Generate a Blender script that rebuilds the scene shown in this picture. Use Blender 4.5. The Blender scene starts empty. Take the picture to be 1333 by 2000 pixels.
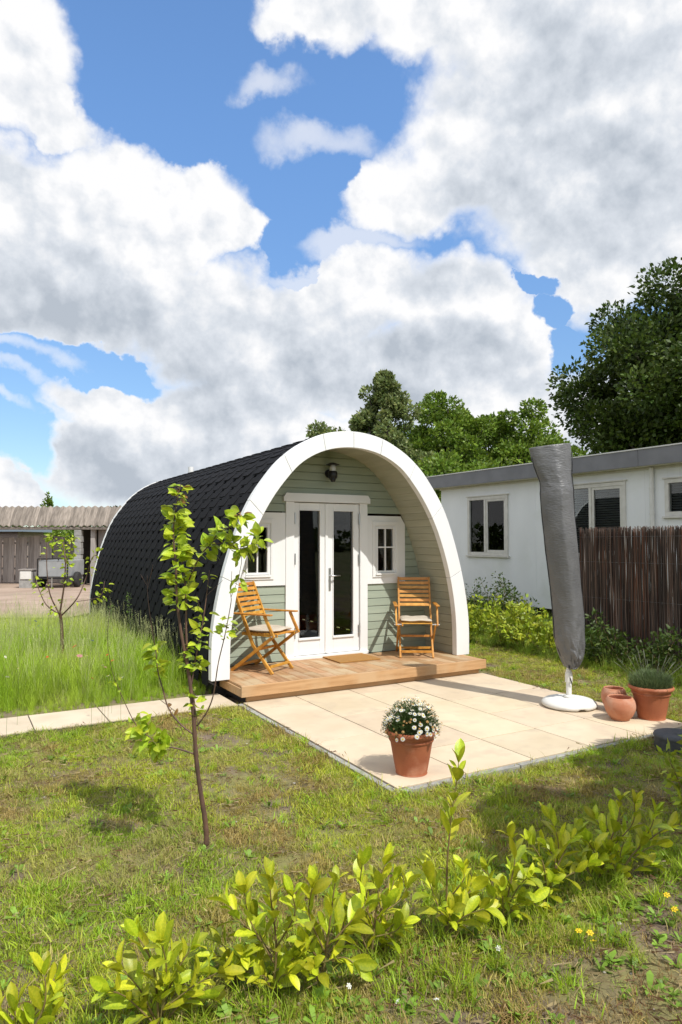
import bpy, bmesh, math, random
import numpy as np
from mathutils import Vector, Matrix, Euler, noise as mnoise
random.seed(7); np.random.seed(7)
R = math.radians
scn = bpy.context.scene
COL = scn.collection

# ------------------------------------------------------------------ camera
CAMH, FPX, YAW, PITCH = 1.65, 1333.0, R(29.75), R(2.4)
cam_d = bpy.data.cameras.new('camera'); cam = bpy.data.objects.new('camera', cam_d); COL.objects.link(cam)
cam.location = (0, 0, CAMH); cam.rotation_euler = (R(90) + PITCH, 0, -YAW)
cam_d.sensor_fit = 'VERTICAL'; cam_d.sensor_height = 36; cam_d.lens = 36 * FPX / 2000
cam_d.clip_end = 2000; cam_d.clip_start = .05
scn.camera = cam
FW = Vector((math.sin(YAW) * math.cos(PITCH), math.cos(YAW) * math.cos(PITCH), math.sin(PITCH)))
RT = Vector((math.cos(YAW), -math.sin(YAW), 0)); UP = RT.cross(FW); CP = Vector((0, 0, CAMH))
FH = Vector((math.sin(YAW), math.cos(YAW), 0))
def ray(px, py): return FW + RT * ((px - 666.5) / FPX) - UP * ((py - 1000) / FPX)
def at(px, py, depth): return CP + ray(px, py) * depth            # survey helper: where a point of the garden stands
def gnd(px, py, z=0.0):
    r = ray(px, py); return CP + r * ((z - CAMH) / r.z)

# ------------------------------------------------------------------ light
SUN_EL, SUN_AZ = R(54), R(13)
sd = Vector((math.sin(SUN_AZ) * math.cos(SUN_EL), -math.cos(SUN_AZ) * math.cos(SUN_EL), math.sin(SUN_EL)))
sl = bpy.data.lights.new('sun', 'SUN'); sl.energy = 4.4; sl.angle = R(.53); sl.color = (1, .968, .915)
so = bpy.data.objects.new('sun', sl); COL.objects.link(so); so.rotation_euler = sd.to_track_quat('Z', 'Y').to_euler(); so.location = (8, -20, 30)
scn.view_settings.view_transform = 'Standard'; scn.view_settings.look = 'None'
scn.view_settings.gamma = 1; scn.view_settings.use_curve_mapping = False; scn.view_settings.exposure = .06
scn.render.engine = 'CYCLES'
scn.cycles.max_bounces = 8; scn.cycles.transparent_max_bounces = 12; scn.cycles.caustics_refractive = False; scn.cycles.caustics_reflective = False

# ---- world: Nishita sky with cumulus
W = bpy.data.worlds.new('World'); scn.world = W; W.use_nodes = True
nt = W.node_tree; nt.nodes.clear()
def N(t, **k):
    n = nt.nodes.new(t)
    for a, b in k.items(): setattr(n, a, b)
    return n
def MA(op, a, b=None, c=None, clamp=False):
    n = nt.nodes.new('ShaderNodeMath'); n.operation = op; n.use_clamp = clamp
    for i, v in enumerate((a, b, c)):
        if v is None: continue
        if isinstance(v, (int, float)): n.inputs[i].default_value = v
        else: nt.links.new(v, n.inputs[i])
    return n.outputs[0]
def sstep(v, a, b):
    n = N('ShaderNodeMapRange', interpolation_type='SMOOTHSTEP'); nt.links.new(v, n.inputs[0])
    n.inputs[1].default_value = a; n.inputs[2].default_value = b; return n.outputs[0]
tc = N('ShaderNodeTexCoord'); D3 = tc.outputs['Generated']
def wnoise(vec, scale, detail=6, rough=.55, lac=2.0):
    n = N('ShaderNodeTexNoise'); nt.links.new(vec, n.inputs['Vector'])
    n.inputs['Scale'].default_value = scale; n.inputs['Detail'].default_value = detail
    n.inputs['Roughness'].default_value = rough; n.inputs['Lacunarity'].default_value = lac
    return n
sep = N('ShaderNodeSeparateXYZ'); nt.links.new(D3, sep.inputs[0])
az = MA('SUBTRACT', MA('ARCTAN2', sep.outputs[0], sep.outputs[1]), YAW)
el = MA('ARCSINE', sep.outputs[2])
wp = wnoise(D3, 4.5, 8, .56); wps = N('ShaderNodeSeparateColor'); nt.links.new(wp.outputs['Color'], wps.inputs[0])
WA = .24
azw = MA('ADD', az, MA('MULTIPLY', MA('SUBTRACT', wps.outputs[0], .5), WA))
elw = MA('ADD', el, MA('MULTIPLY', MA('SUBTRACT', wps.outputs[1], .5), WA))
def azel(px, py):
    d = ray(px, py).normalized(); return math.atan2(d.x, d.y) - YAW, math.asin(d.z)
def blobs(lst, A, Eo):
    cur = None
    for (px, py, rx, ry) in lst:
        a, e = azel(px, py); ra = abs(azel(px + rx, py)[0] - a); re = abs(azel(px, py - ry)[1] - e)
        u = MA('MULTIPLY_ADD', A, 1 / ra, -a / ra); v = MA('MULTIPLY_ADD', Eo, 1 / re, -e / re)
        d2 = MA('MULTIPLY_ADD', u, u, MA('MULTIPLY', v, v))
        cur = d2 if cur is None else MA('MINIMUM', cur, d2)
    return MA('SUBTRACT', 1, cur)
CL = [(150, 440, 270, 150), (250, 340, 130, 90), (350, 385, 150, 100), (460, 430, 90, 55), (90, 560, 330, 130), (330, 560, 200, 130), (60, 370, 90, 55),
      (560, 640, 280, 120), (700, 590, 230, 110), (880, 590, 150, 110), (960, 670, 150, 110), (700, 740, 400, 120),
      (400, 800, 300, 120), (200, 760, 110, 55), (500, 900, 560, 110), (150, 880, 110, 80), (1000, 760, 150, 110), (1180, 800, 260, 130),
      (20, 140, 130, 170), (90, 240, 110, 60), (1080, 230, 380, 330), (800, 30, 340, 90), (1250, 430, 300, 210), (790, 370, 130, 100), (900, 300, 200, 170), (1350, 120, 400, 300),
      (600, 30, 140, 60), (20, 970, 60, 40), (900, 60, 260, 120), (-300, 500, 400, 200), (1700, 500, 420, 330), (-200, 950, 260, 60), (900, -200, 500, 220)]
WI = [(620, 265, 110, 45), (520, 150, 60, 45), (40, 735, 110, 22), (30, 670, 120, 26), (20, 800, 90, 18), (700, 470, 120, 30), (180, 255, 70, 30), (580, 520, 120, 25)]
GR = [(120, 600, 440, 90), (-50, 520, 260, 80), (640, 740, 300, 95), (900, 690, 110, 60), (1240, 340, 260, 190), (1150, 200, 200, 150), (1000, 330, 160, 100), (250, 900, 280, 80), (780, 760, 260, 60), (430, 700, 200, 60), (1150, 860, 180, 60), (860, 560, 90, 50)]
HO = [(150, 680, 170, 38), (30, 850, 110, 90), (1035, 535, 45, 22), (1070, 590, 45, 42), (1105, 655, 50, 36), (250, 40, 120, 90), (560, 470, 60, 50), (440, 190, 150, 130), (620, 330, 60, 70)]
ho = blobs(HO, azw, elw); cu_ = blobs(CL, azw, MA('ADD', elw, .075))
cl = blobs(CL, azw, elw); wi = blobs(WI, azw, elw); gr = blobs(GR, azw, elw)
f1 = wnoise(D3, 8, 12, .56); f2 = wnoise(D3, 22, 8, .6)
det = MA('SUBTRACT', f1.outputs[0], .5)
Dc = MA('ADD', MA('MAXIMUM', cl, -1.2), MA('ADD', MA('MULTIPLY', det, 1.5), MA('MULTIPLY', MA('SUBTRACT', f2.outputs[0], .5), .45)))
Dc = MA('SUBTRACT', Dc, MA('MULTIPLY', MA('MAXIMUM', MA('ADD', MA('ADD', ho, .12), MA('MULTIPLY', det, 2.2)), 0), 1.3))
gen = wnoise(D3, 2.2, 8, .55)                                       # the rest of the sky, behind the camera
dotn = N('ShaderNodeVectorMath', operation='DOT_PRODUCT'); nt.links.new(D3, dotn.inputs[0]); dotn.inputs[1].default_value = FW
offv = sstep(dotn.outputs['Value'], .72, .5)
Dg = MA('MULTIPLY_ADD', MA('SUBTRACT', gen.outputs[0], .42), 5.0, MA('MULTIPLY', det, .6))
Dall = MA('ADD', MA('MULTIPLY', Dc, MA('SUBTRACT', 1, offv)), MA('MULTIPLY', Dg, offv))
al = MA('POWER', sstep(Dall, -.16, .50), .9)
Dw = MA('ADD', MA('MAXIMUM', wi, -1.2), MA('MULTIPLY', det, 2.6))
alw = MA('MULTIPLY', sstep(Dw, -.1, 1.1), MA('MULTIPLY', .6, MA('SUBTRACT', 1, offv)))
alpha = MA('MAXIMUM', al, alw)
# offset sample of the same noise: bright lobes toward the sun, grey undersides
mp = N('ShaderNodeVectorMath', operation='ADD'); nt.links.new(D3, mp.inputs[0]); mp.inputs[1].default_value = (.012, -.010, .022)
f1b = wnoise(mp.outputs[0], 8, 12, .56)
lob = MA('SUBTRACT', f1b.outputs[0], f1.outputs[0])
up_ = sstep(MA('MULTIPLY_ADD', det, 1.6, cu_), -.25, .85)
g = MA('ADD', MA('MULTIPLY', sstep(MA('MULTIPLY_ADD', det, .9, gr), -1.0, 1.2), .52), MA('MULTIPLY', up_, .17))
g = MA('ADD', g, MA('MULTIPLY', lob, 3.4))
g = MA('ADD', g, MA('MULTIPLY', MA('SUBTRACT', .5, f2.outputs[0]), .22))
g = MA('MULTIPLY', g, sstep(Dall, .02, .6), clamp=True)
cr = N('ShaderNodeValToRGB'); nt.links.new(g, cr.inputs[0])
cr.color_ramp.elements[0].position = 0; cr.color_ramp.elements[0].color = (1.02, 1.02, 1.03, 1)
cr.color_ramp.elements[1].position = 1; cr.color_ramp.elements[1].color = (.50, .555, .63, 1)
e = cr.color_ramp.elements.new(.45); e.color = (.74, .785, .85, 1)
gain = N('ShaderNodeVectorMath', operation='SCALE'); nt.links.new(cr.outputs[0], gain.inputs[0]); gain.inputs['Scale'].default_value = 9.4
sky = N('ShaderNodeTexSky', sky_type='NISHITA'); sky.sun_disc = False; sky.sun_elevation = SUN_EL; sky.sun_rotation = math.pi - SUN_AZ
sky.air_density = 1.0; sky.dust_density = .4; sky.ozone_density = 2.0; sky.altitude = 0
gm = N('ShaderNodeMix', data_type='RGBA'); gm.clamp_result = False; nt.links.new(sstep(el, .02, .62), gm.inputs[0]); gm.inputs[6].default_value = (1.15, 1.30, 1.42, 1); gm.inputs[7].default_value = (1.65, 2.05, 2.35, 1)
sg = N('ShaderNodeVectorMath', operation='MULTIPLY'); nt.links.new(sky.outputs[0], sg.inputs[0]); nt.links.new(gm.outputs[2], sg.inputs[1])
mx = N('ShaderNodeMix', data_type='RGBA'); mx.clamp_result = False
nt.links.new(alpha, mx.inputs[0]); nt.links.new(sg.outputs[0], mx.inputs[6]); nt.links.new(gain.outputs[0], mx.inputs[7])
bg = N('ShaderNodeBackground'); bg.inputs[1].default_value = .1; nt.links.new(mx.outputs[2], bg.inputs[0])
wo = N('ShaderNodeOutputWorld'); nt.links.new(bg.outputs[0], wo.inputs[0])
W.cycles.sampling_method = 'MANUAL'; W.cycles.sample_map_resolution = 512

# ------------------------------------------------------------------ helpers
def mat(name, c1, c2=None, rough=.6, spec=.4, scale=8, detail=4, stretch=(1, 1, 1), rnd=.0, bump=0, bscale=40, bstretch=None, c3=None, c3scale=2, c3amt=(.5, .65),
        trans=0, metal=0, attr=None, coat=0, ramp=(.35, .65), worldc=False, sheen=0, hue=0):
    m = bpy.data.materials.new(name); m.use_nodes = True; t = m.node_tree; t.nodes.clear(); L = t.links.new
    def n(ty, **k):
        q = t.nodes.new(ty)
        for a, b in k.items(): setattr(q, a, b)
        return q
    out = n('ShaderNodeOutputMaterial'); b = n('ShaderNodeBsdfPrincipled')
    b.inputs['Roughness'].default_value = rough; b.inputs['Specular IOR Level'].default_value = spec; b.inputs['Metallic'].default_value = metal
    b.inputs['Coat Weight'].default_value = coat
    oi = n('ShaderNodeObjectInfo')
    if worldc: co = n('ShaderNodeNewGeometry').outputs['Position']
    else:
        tcx = n('ShaderNodeTexCoord'); ad = n('ShaderNodeVectorMath', operation='ADD'); L(tcx.outputs['Object'], ad.inputs[0])
        sc = n('ShaderNodeVectorMath', operation='SCALE'); cmb = n('ShaderNodeCombineXYZ')
        L(oi.outputs['Random'], cmb.inputs[0]); L(oi.outputs['Random'], cmb.inputs[1]); L(oi.outputs['Random'], cmb.inputs[2])
        L(cmb.outputs[0], sc.inputs[0]); sc.inputs['Scale'].default_value = 37.0 if rnd else 0
        L(sc.outputs[0], ad.inputs[1]); co = ad.outputs[0]
    def mapped(st):
        if tuple(st) == (1, 1, 1): return co
        v = n('ShaderNodeVectorMath', operation='MULTIPLY'); L(co, v.inputs[0]); v.inputs[1].default_value = st; return v.outputs[0]
    col = None
    def mixc(f, a, bb):
        q = n('ShaderNodeMix', data_type='RGBA')
        if isinstance(f, float): q.inputs[0].default_value = f
        else: L(f, q.inputs[0])
        for i, v in ((6, a), (7, bb)):
            if isinstance(v, tuple): q.inputs[i].default_value = (*v, 1)
            else: L(v, q.inputs[i])
        return q.outputs[2]
    def noi(st, s, d):
        q = n('ShaderNodeTexNoise'); L(mapped(st), q.inputs['Vector']); q.inputs['Scale'].default_value = s; q.inputs['Detail'].default_value = d
        return q.outputs[0]
    def rmp(v, a, bb):
        q = n('ShaderNodeMapRange'); L(v, q.inputs[0]); q.inputs[1].default_value = a; q.inputs[2].default_value = bb; return q.outputs[0]
    if c2 is not None: col = mixc(rmp(noi(stretch, scale, detail), *ramp), tuple(c1), tuple(c2))
    else: col = tuple(c1)
    if c3 is not None: col = mixc(rmp(noi((1, 1, 1), c3scale, 5), *c3amt), col, tuple(c3))
    if attr:
        at_ = n('ShaderNodeAttribute', attribute_name=attr[0], attribute_type=attr[1])
        q = n('ShaderNodeMix', data_type='RGBA', blend_type='MULTIPLY'); q.inputs[0].default_value = 1
        if isinstance(col, tuple): q.inputs[6].default_value = (*col, 1)
        else: L(col, q.inputs[6])
        L(at_.outputs['Color'], q.inputs[7]); col = q.outputs[2]
    if rnd:
        h = n('ShaderNodeHueSaturation'); mr = n('ShaderNodeMapRange'); L(oi.outputs['Random'], mr.inputs[0])
        mr.inputs[3].default_value = 1 - rnd; mr.inputs[4].default_value = 1 + rnd; L(mr.outputs[0], h.inputs['Value'])
        if hue:
            m1 = n('ShaderNodeMath', operation='MULTIPLY'); L(oi.outputs['Random'], m1.inputs[0]); m1.inputs[1].default_value = 7.31
            m2 = n('ShaderNodeMath', operation='FRACT'); L(m1.outputs[0], m2.inputs[0])
            m3 = n('ShaderNodeMapRange'); L(m2.outputs[0], m3.inputs[0]); m3.inputs[3].default_value = .5 - hue; m3.inputs[4].default_value = .5 + hue
            L(m3.outputs[0], h.inputs['Hue'])
        if isinstance(col, tuple): h.inputs['Color'].default_value = (*col, 1)
        else: L(col, h.inputs['Color'])
        col = h.outputs[0]
    if isinstance(col, tuple): b.inputs['Base Color'].default_value = (*col, 1)
    else: L(col, b.inputs['Base Color'])
    if bump:
        bn = n('ShaderNodeBump'); bn.inputs['Strength'].default_value = 1; bn.inputs['Distance'].default_value = bump
        L(noi(bstretch or stretch, bscale, 5), bn.inputs['Height']); L(bn.outputs[0], b.inputs['Normal'])
    if trans:
        tr = n('ShaderNodeBsdfTranslucent'); ms = n('ShaderNodeMixShader'); ms.inputs[0].default_value = trans
        if isinstance(col, tuple): tr.inputs[0].default_value = (*col, 1)
        else: L(col, tr.inputs[0])
        L(b.outputs[0], ms.inputs[1]); L(tr.outputs[0], ms.inputs[2]); L(ms.outputs[0], out.inputs[0])
    else: L(b.outputs[0], out.inputs[0])
    return m
def glassmat(name):
    m = bpy.data.materials.new(name); m.use_nodes = True; t = m.node_tree; t.nodes.clear()
    o = t.nodes.new('ShaderNodeOutputMaterial'); mx_ = t.nodes.new('ShaderNodeMixShader'); tr = t.nodes.new('ShaderNodeBsdfTransparent'); gl = t.nodes.new('ShaderNodeBsdfGlossy'); fr = t.nodes.new('ShaderNodeFresnel')
    tr.inputs[0].default_value = (.86, .89, .88, 1); gl.inputs['Roughness'].default_value = .01; fr.inputs['IOR'].default_value = 1.45
    t.links.new(fr.outputs[0], mx_.inputs[0]); t.links.new(tr.outputs[0], mx_.inputs[1]); t.links.new(gl.outputs[0], mx_.inputs[2]); t.links.new(mx_.outputs[0], o.inputs[0]); return m
M = {}
M['paint'] = mat('white_paint', (.80, .80, .785), (.75, .75, .735), rough=.42, scale=3, bump=.0006, bscale=60, stretch=(1, 1, .3), rnd=.015)
M['sage'] = mat('sage_paint', (.30, .345, .265), (.335, .38, .295), rough=.55, scale=5, stretch=(.4, 1, 4), bump=.0009, bscale=30, bstretch=(.3, 1, 6), rnd=.045)
M['lining'] = mat('lining_paint', (.35, .355, .27), (.40, .40, .31), rough=.55, scale=5, stretch=(1, .4, 4), bump=.0008, bscale=30, rnd=.05)
M['deck'] = mat('deck_wood', (.47, .285, .145), (.33, .18, .082), rough=.62, scale=5, detail=8, stretch=(7, .5, 7), bump=.0012, bscale=12, bstretch=(7, .3, 7), rnd=.16, hue=.005, c3=(.47, .35, .21), c3scale=3)
M['deckx'] = mat('deck_wood_fascia', (.52, .315, .155), (.40, .225, .10), rough=.6, scale=5, detail=8, stretch=(.5, 7, 7), bump=.0010, bscale=12, rnd=.1, c3=(.5, .33, .18), c3scale=2.5)
M['acacia'] = mat('acacia_wood', (.62, .30, .05), (.45, .19, .025), rough=.38, spec=.5, scale=9, detail=6, stretch=(2, 2, 2), rnd=.12, hue=.008, bump=.0004)
M['cushion'] = mat('cushion_cloth', (.52, .46, .37), (.45, .39, .31), rough=.9, scale=160, bump=.0015, bscale=190)
M['shingle'] = mat('bitumen_shingle', (.0085, .0085, .0098), (.0155, .0155, .0175), rough=.9, spec=.16, scale=220, rnd=.15, bump=.001, bscale=250, c3=(.012, .012, .013), c3scale=3)
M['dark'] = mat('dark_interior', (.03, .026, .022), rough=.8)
M['darkwood'] = mat('interior_wood', (.13, .08, .045), (.09, .055, .03), rough=.6, stretch=(6, .5, 6), scale=4)
M['glass'] = glassmat('window_glass')
M['steel'] = mat('brushed_steel', (.6, .6, .6), rough=.3, metal=1)
M['black'] = mat('black_plastic', (.015, .015, .016), rough=.35)
M['rubber'] = mat('rubber', (.02, .02, .02), (.035, .033, .03), rough=.8, scale=20)
M['mat'] = mat('coir', (.42, .22, .06), (.28, .14, .04), rough=1, scale=260, bump=.004, bscale=260, rnd=.01)
M['slab'] = mat('sandstone_slab', (.62, .515, .365), (.545, .44, .30), rough=.75, scale=2.2, detail=7, rnd=.05, hue=.006, bump=.0008, bscale=90, c3=(.46, .37, .27), c3scale=5, c3amt=(.52, .85))
M['slabp'] = mat('path_slab', (.60, .50, .37), (.52, .43, .31), rough=.8, scale=4, detail=7, rnd=.06, bump=.001, bscale=120)
M['kerb'] = mat('concrete_kerb', (.36, .35, .32), (.24, .235, .21), rough=.9, scale=14, detail=7, rnd=.08, bump=.002, bscale=60)
M['joint'] = mat('joint_sand', (.10, .085, .065), (.05, .045, .04), rough=1, scale=50)
M['terra'] = mat('terracotta', (.40, .13, .055), (.31, .09, .038), rough=.72, scale=5, detail=6, rnd=.04, bump=.0015, bscale=30, bstretch=(1, 1, 8), c3=(.48, .22, .13), c3scale=6, c3amt=(.55, .75))
M['terra2'] = mat('terracotta_pale', (.52, .235, .135), (.44, .165, .085), rough=.8, scale=7, detail=6, rnd=.04, bump=.002, bscale=25, bstretch=(1, 1, 8), c3=(.55, .33, .23), c3scale=9, c3amt=(.5, .8))
M['soil'] = mat('potting_soil', (.035, .022, .014), (.06, .04, .025), rough=1, scale=60, bump=.01, bscale=60)
M['plastic'] = mat('white_plastic', (.72, .71, .67), (.66, .65, .60), rough=.5, scale=9, bump=.0004, bscale=90)
M['cover'] = mat('grey_tarpaulin', (.135, .134, .134), (.11, .11, .112), rough=.38, spec=.5, scale=4, bump=.005, bscale=34, bstretch=(.8, .8, 2.4))
M['seam'] = mat('black_seam_tape', (.02, .02, .022), rough=.5)
M['bin'] = mat('dark_grey_plastic_lid', (.045, .048, .052), (.07, .07, .072), rough=.6, scale=20, bump=.0008, bscale=60)
M['cwall'] = mat('caravan_panel', (.83, .845, .84), (.78, .795, .79), rough=.45, scale=2, detail=6, stretch=(1, 1, .4), bump=.0015, bscale=4, c3=(.71, .73, .69), c3scale=1.3, c3amt=(.55, .8))
M['fascia'] = mat('roof_fascia', (.165, .165, .172), (.20, .20, .207), rough=.5, scale=3)
M['roofing'] = mat('roofing_felt', (.16, .16, .165), rough=.9)
M['frame'] = mat('cream_window_frame', (.68, .66, .60), (.60, .58, .52), rough=.45, scale=8)
M['blind'] = mat('window_blind', (.30, .31, .31), rough=.5)
M['reed'] = mat('brushwood', (.115, .085, .07), (.06, .045, .038), rough=.85, scale=6, stretch=(1, 1, .25), attr=('tint', 'GEOMETRY'))
M['wire'] = mat('galvanised_wire', (.25, .25, .25), rough=.5, metal=.8)
M['bark'] = mat('sapling_bark', (.15, .082, .055), (.085, .05, .038), rough=.55, scale=30, stretch=(1, 1, .3), bump=.002, bscale=60)
M['bark2'] = mat('tree_bark', (.085, .07, .05), (.05, .04, .03), rough=.9, scale=4, stretch=(1, 1, .2), bump=.03, bscale=6)
M['twig'] = mat('laurel_stem', (.20, .17, .05), (.17, .10, .05), rough=.6, scale=14)
M['laurel'] = mat('laurel_leaf', (.52, .55, .024), (.37, .45, .02), rough=.33, spec=.5, scale=14, rnd=.38, hue=.022, trans=.30, attr=('vein', 'GEOMETRY'), bump=.0006, bscale=60)
M['apple'] = mat('apple_leaf', (.50, .58, .035), (.32, .45, .025), rough=.42, spec=.5, scale=20, rnd=.28, hue=.018, trans=.38, attr=('vein', 'GEOMETRY'))
M['red_leaf'] = mat('young_red_leaf', (.30, .12, .05), (.24, .17, .04), rough=.4, scale=20, rnd=.2, trans=.35)
M['foliage'] = mat('dark_foliage', (.085, .135, .022), (.05, .09, .015), rough=.5, scale=.6, trans=.28, attr=('tint', 'GEOMETRY'))
M['foliage_b'] = mat('bright_foliage', (.20, .31, .035), (.13, .22, .027), rough=.5, scale=.5, trans=.3, attr=('tint', 'GEOMETRY'))
M['foliage_g'] = mat('grey_green_foliage', (.25, .31, .12), (.17, .23, .08), rough=.5, scale=.5, trans=.3, attr=('tint', 'GEOMETRY'))
M['grass'] = mat('grass_blades', (.9, .9, .9), rough=.5, spec=.35, attr=('tint', 'INSTANCER'), trans=.34)
M['grassroot'] = M['grass']
M['lawnsoil'] = mat('lawn_soil', (.20, .15, .105), (.13, .095, .065), rough=1, scale=3.5, detail=9, bump=.012, bscale=30, worldc=True, c3=(.20, .19, .06), c3scale=1.4, c3amt=(.45, .6))
M['ground'] = mat('grass_ground', (.10, .14, .03), (.16, .14, .07), rough=1, scale=.4, detail=9, bump=.02, bscale=8, worldc=True)
M['yard'] = mat('yard_dirt', (.40, .30, .23), (.29, .21, .155), rough=1, scale=.8, detail=9, bump=.02, bscale=6, worldc=True, c3=(.22, .19, .13), c3scale=.5, c3amt=(.55, .75))
M['greywood'] = mat('weathered_wood', (.40, .365, .335), (.28, .25, .23), rough=.9, scale=4, stretch=(6, 6, .5), rnd=.18, bump=.004, bscale=8)
M['roofboard'] = mat('weathered_roof_board', (.30, .255, .215), (.17, .145, .12), rough=.9, scale=3, stretch=(5, 1, 1), rnd=.22, bump=.004, bscale=8)
M['block'] = mat('concrete_block', (.34, .33, .31), (.25, .245, .23), rough=.95, scale=9, rnd=.12, bump=.003, bscale=30)
M['petal'] = mat('white_petal', (.80, .80, .74), rough=.5, trans=.25)
M['yellow'] = mat('yellow_flower', (.85, .60, .02), rough=.45, trans=.2)
M['redf'] = mat('red_petal', (.65, .05, .015), rough=.5, trans=.3)
M['bluef'] = mat('blue_petal', (.10, .14, .5), rough=.5, trans=.3)
M['pinkf'] = mat('pink_petal', (.55, .22, .25), rough=.5, trans=.3)
M['budbrown'] = mat('faded_flower', (.40, .23, .08), rough=.7)
M['lavender'] = mat('lavender_leaf', (.16, .21, .085), (.11, .165, .06), rough=.6, scale=20, trans=.2)
M['lavspike'] = mat('lavender_spike', (.22, .22, .16), (.17, .19, .13), rough=.7, scale=20, trans=.2)
M['daisyleaf'] = mat('daisy_leaf', (.075, .12, .03), (.05, .09, .02), rough=.5, scale=20, trans=.25)
M['weed'] = mat('weed_leaf', (.15, .26, .03), (.10, .19, .025), rough=.45, scale=12, trans=.3)
M['stone'] = mat('pale_pebble', (.45, .42, .37), (.30, .27, .23), rough=.9, scale=30)
M['straw'] = mat('dry_straw', (.38, .29, .14), (.24, .15, .08), rough=.8, scale=30)
M['trailer'] = mat('trailer_panel', (.33, .34, .34), (.27, .28, .28), rough=.5, scale=4)
M['pinkwall'] = mat('far_shed_wall', (.42, .34, .29), (.36, .29, .25), rough=.9, scale=3)
M['bluegrey'] = mat('bluegrey_roof', (.22, .27, .32), rough=.6)
M['flame'] = mat('lamp_glass_frosted', (.55, .55, .52), rough=.15, spec=.6)

def link(name, me, m=None, parent=None, smooth=False):
    o = bpy.data.objects.new(name, me); COL.objects.link(o)
    if m and not me.materials: me.materials.append(m)
    if parent: o.parent = parent
    if smooth: me.shade_smooth()
    return o
def mesh(name, v, f, m=None, parent=None, smooth=False):
    me = bpy.data.meshes.new(name); me.from_pydata([tuple(a) for a in v], [], f); me.validate(); me.update()
    return link(name, me, m, parent, smooth)
def tag(o, label=None, cat=None, group=None, kind=None):
    for k, v in (('label', label), ('category', cat), ('group', group), ('kind', kind)):
        if v: o[k] = v
    return o
def empty(name, loc=(0, 0, 0), rz=0, label=None, cat=None, group=None):
    o = bpy.data.objects.new(name, None); o.empty_display_size = .1; COL.objects.link(o); o.location = loc; o.rotation_euler = (0, 0, rz)
    return tag(o, label, cat, group)
class MB:
    def __init__(s): s.v = []; s.f = []
    def box(s, c, d, rot=None, pivot=None):
        x, y, z = d[0] / 2, d[1] / 2, d[2] / 2; b = len(s.v); c = Vector(c)
        for p in ((-x, -y, -z), (x, -y, -z), (x, y, -z), (-x, y, -z), (-x, -y, z), (x, -y, z), (x, y, z), (-x, y, z)):
            p = Vector(p)
            if rot is not None: p = rot @ p
            s.v.append(p + c)
        s.f += [tuple(b + i for i in q) for q in ((0, 3, 2, 1), (4, 5, 6, 7), (0, 1, 5, 4), (1, 2, 6, 5), (2, 3, 7, 6), (3, 0, 4, 7))]
        return s
    def bb(s, x0, x1, y0, y1, z0, z1): return s.box(((x0 + x1) / 2, (y0 + y1) / 2, (z0 + z1) / 2), (abs(x1 - x0), abs(y1 - y0), abs(z1 - z0)))
    def bar(s, a, b, w, t, side=Vector((1, 0, 0))):           # a bar from a to b; w along side, t across
        a = Vector(a); b = Vector(b); y = (b - a); L = y.length; y.normalize(); x = (side - y * side.dot(y)).normalized(); z = x.cross(y)
        s.box((a + b) / 2, (w, L, t), Matrix((x, y, z)).transposed()); return s
    def tube(s, pts, rad, n=8, caps=True):
        pts = [Vector(p) for p in pts]; rad = rad if hasattr(rad, '__len__') else [rad] * len(pts); base = len(s.v); prev = None
        for i, p in enumerate(pts):
            d = (pts[min(i + 1, len(pts) - 1)] - pts[max(i - 1, 0)]).normalized()
            x = (prev - d * prev.dot(d)).normalized() if prev else d.orthogonal().normalized(); prev = x; y = d.cross(x)
            for k in range(n):
                a = 2 * math.pi * k / n; s.v.append(p + (x * math.cos(a) + y * math.sin(a)) * rad[i])
        for i in range(len(pts) - 1):
            for k in range(n):
                a = base + i * n + k; b = base + i * n + (k + 1) % n; s.f.append((a, b, b + n, a + n))
        if caps: s.f.append(tuple(base + k for k in reversed(range(n)))); s.f.append(tuple(base + (len(pts) - 1) * n + k for k in range(n)))
        return s
    def lathe(s, prof, n=40, c=(0, 0, 0), close=False):
        b = len(s.v); c = Vector(c)
        for r, z in prof:
            for k in range(n):
                a = 2 * math.pi * k / n; s.v.append(c + Vector((r * math.cos(a), r * math.sin(a), z)))
        for i in range(len(prof) - 1):
            for k in range(n):
                a = b + i * n + k; q = b + i * n + (k + 1) % n; s.f.append((a, q, q + n, a + n))
        return s
    def build(s, name, m, parent=None, smooth=False, bevel=0, seg=2):
        if bevel:
            bm = bmesh.new(); vs = [bm.verts.new(v) for v in s.v]
            for f in s.f:
                try: bm.faces.new([vs[i] for i in f])
                except ValueError: pass
            bm.normal_update()
            es = [e for e in bm.edges if len(e.link_faces) == 2 and e.calc_face_angle(0) > .7]
            bmesh.ops.bevel(bm, geom=es, offset=bevel, segments=seg, profile=.5, affect='EDGES', clamp_overlap=True)
            me = bpy.data.meshes.new(name); bm.to_mesh(me); bm.free(); o = link(name, me, m, parent)
            if smooth: me.shade_smooth()
            return o
        return mesh(name, s.v, s.f, m, parent, smooth)
def dup(o, parent=None):
    c = o.copy(); COL.objects.link(c)
    if parent: c.parent = parent
    for ch in list(o.children): dup(ch, c)
    return c
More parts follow.
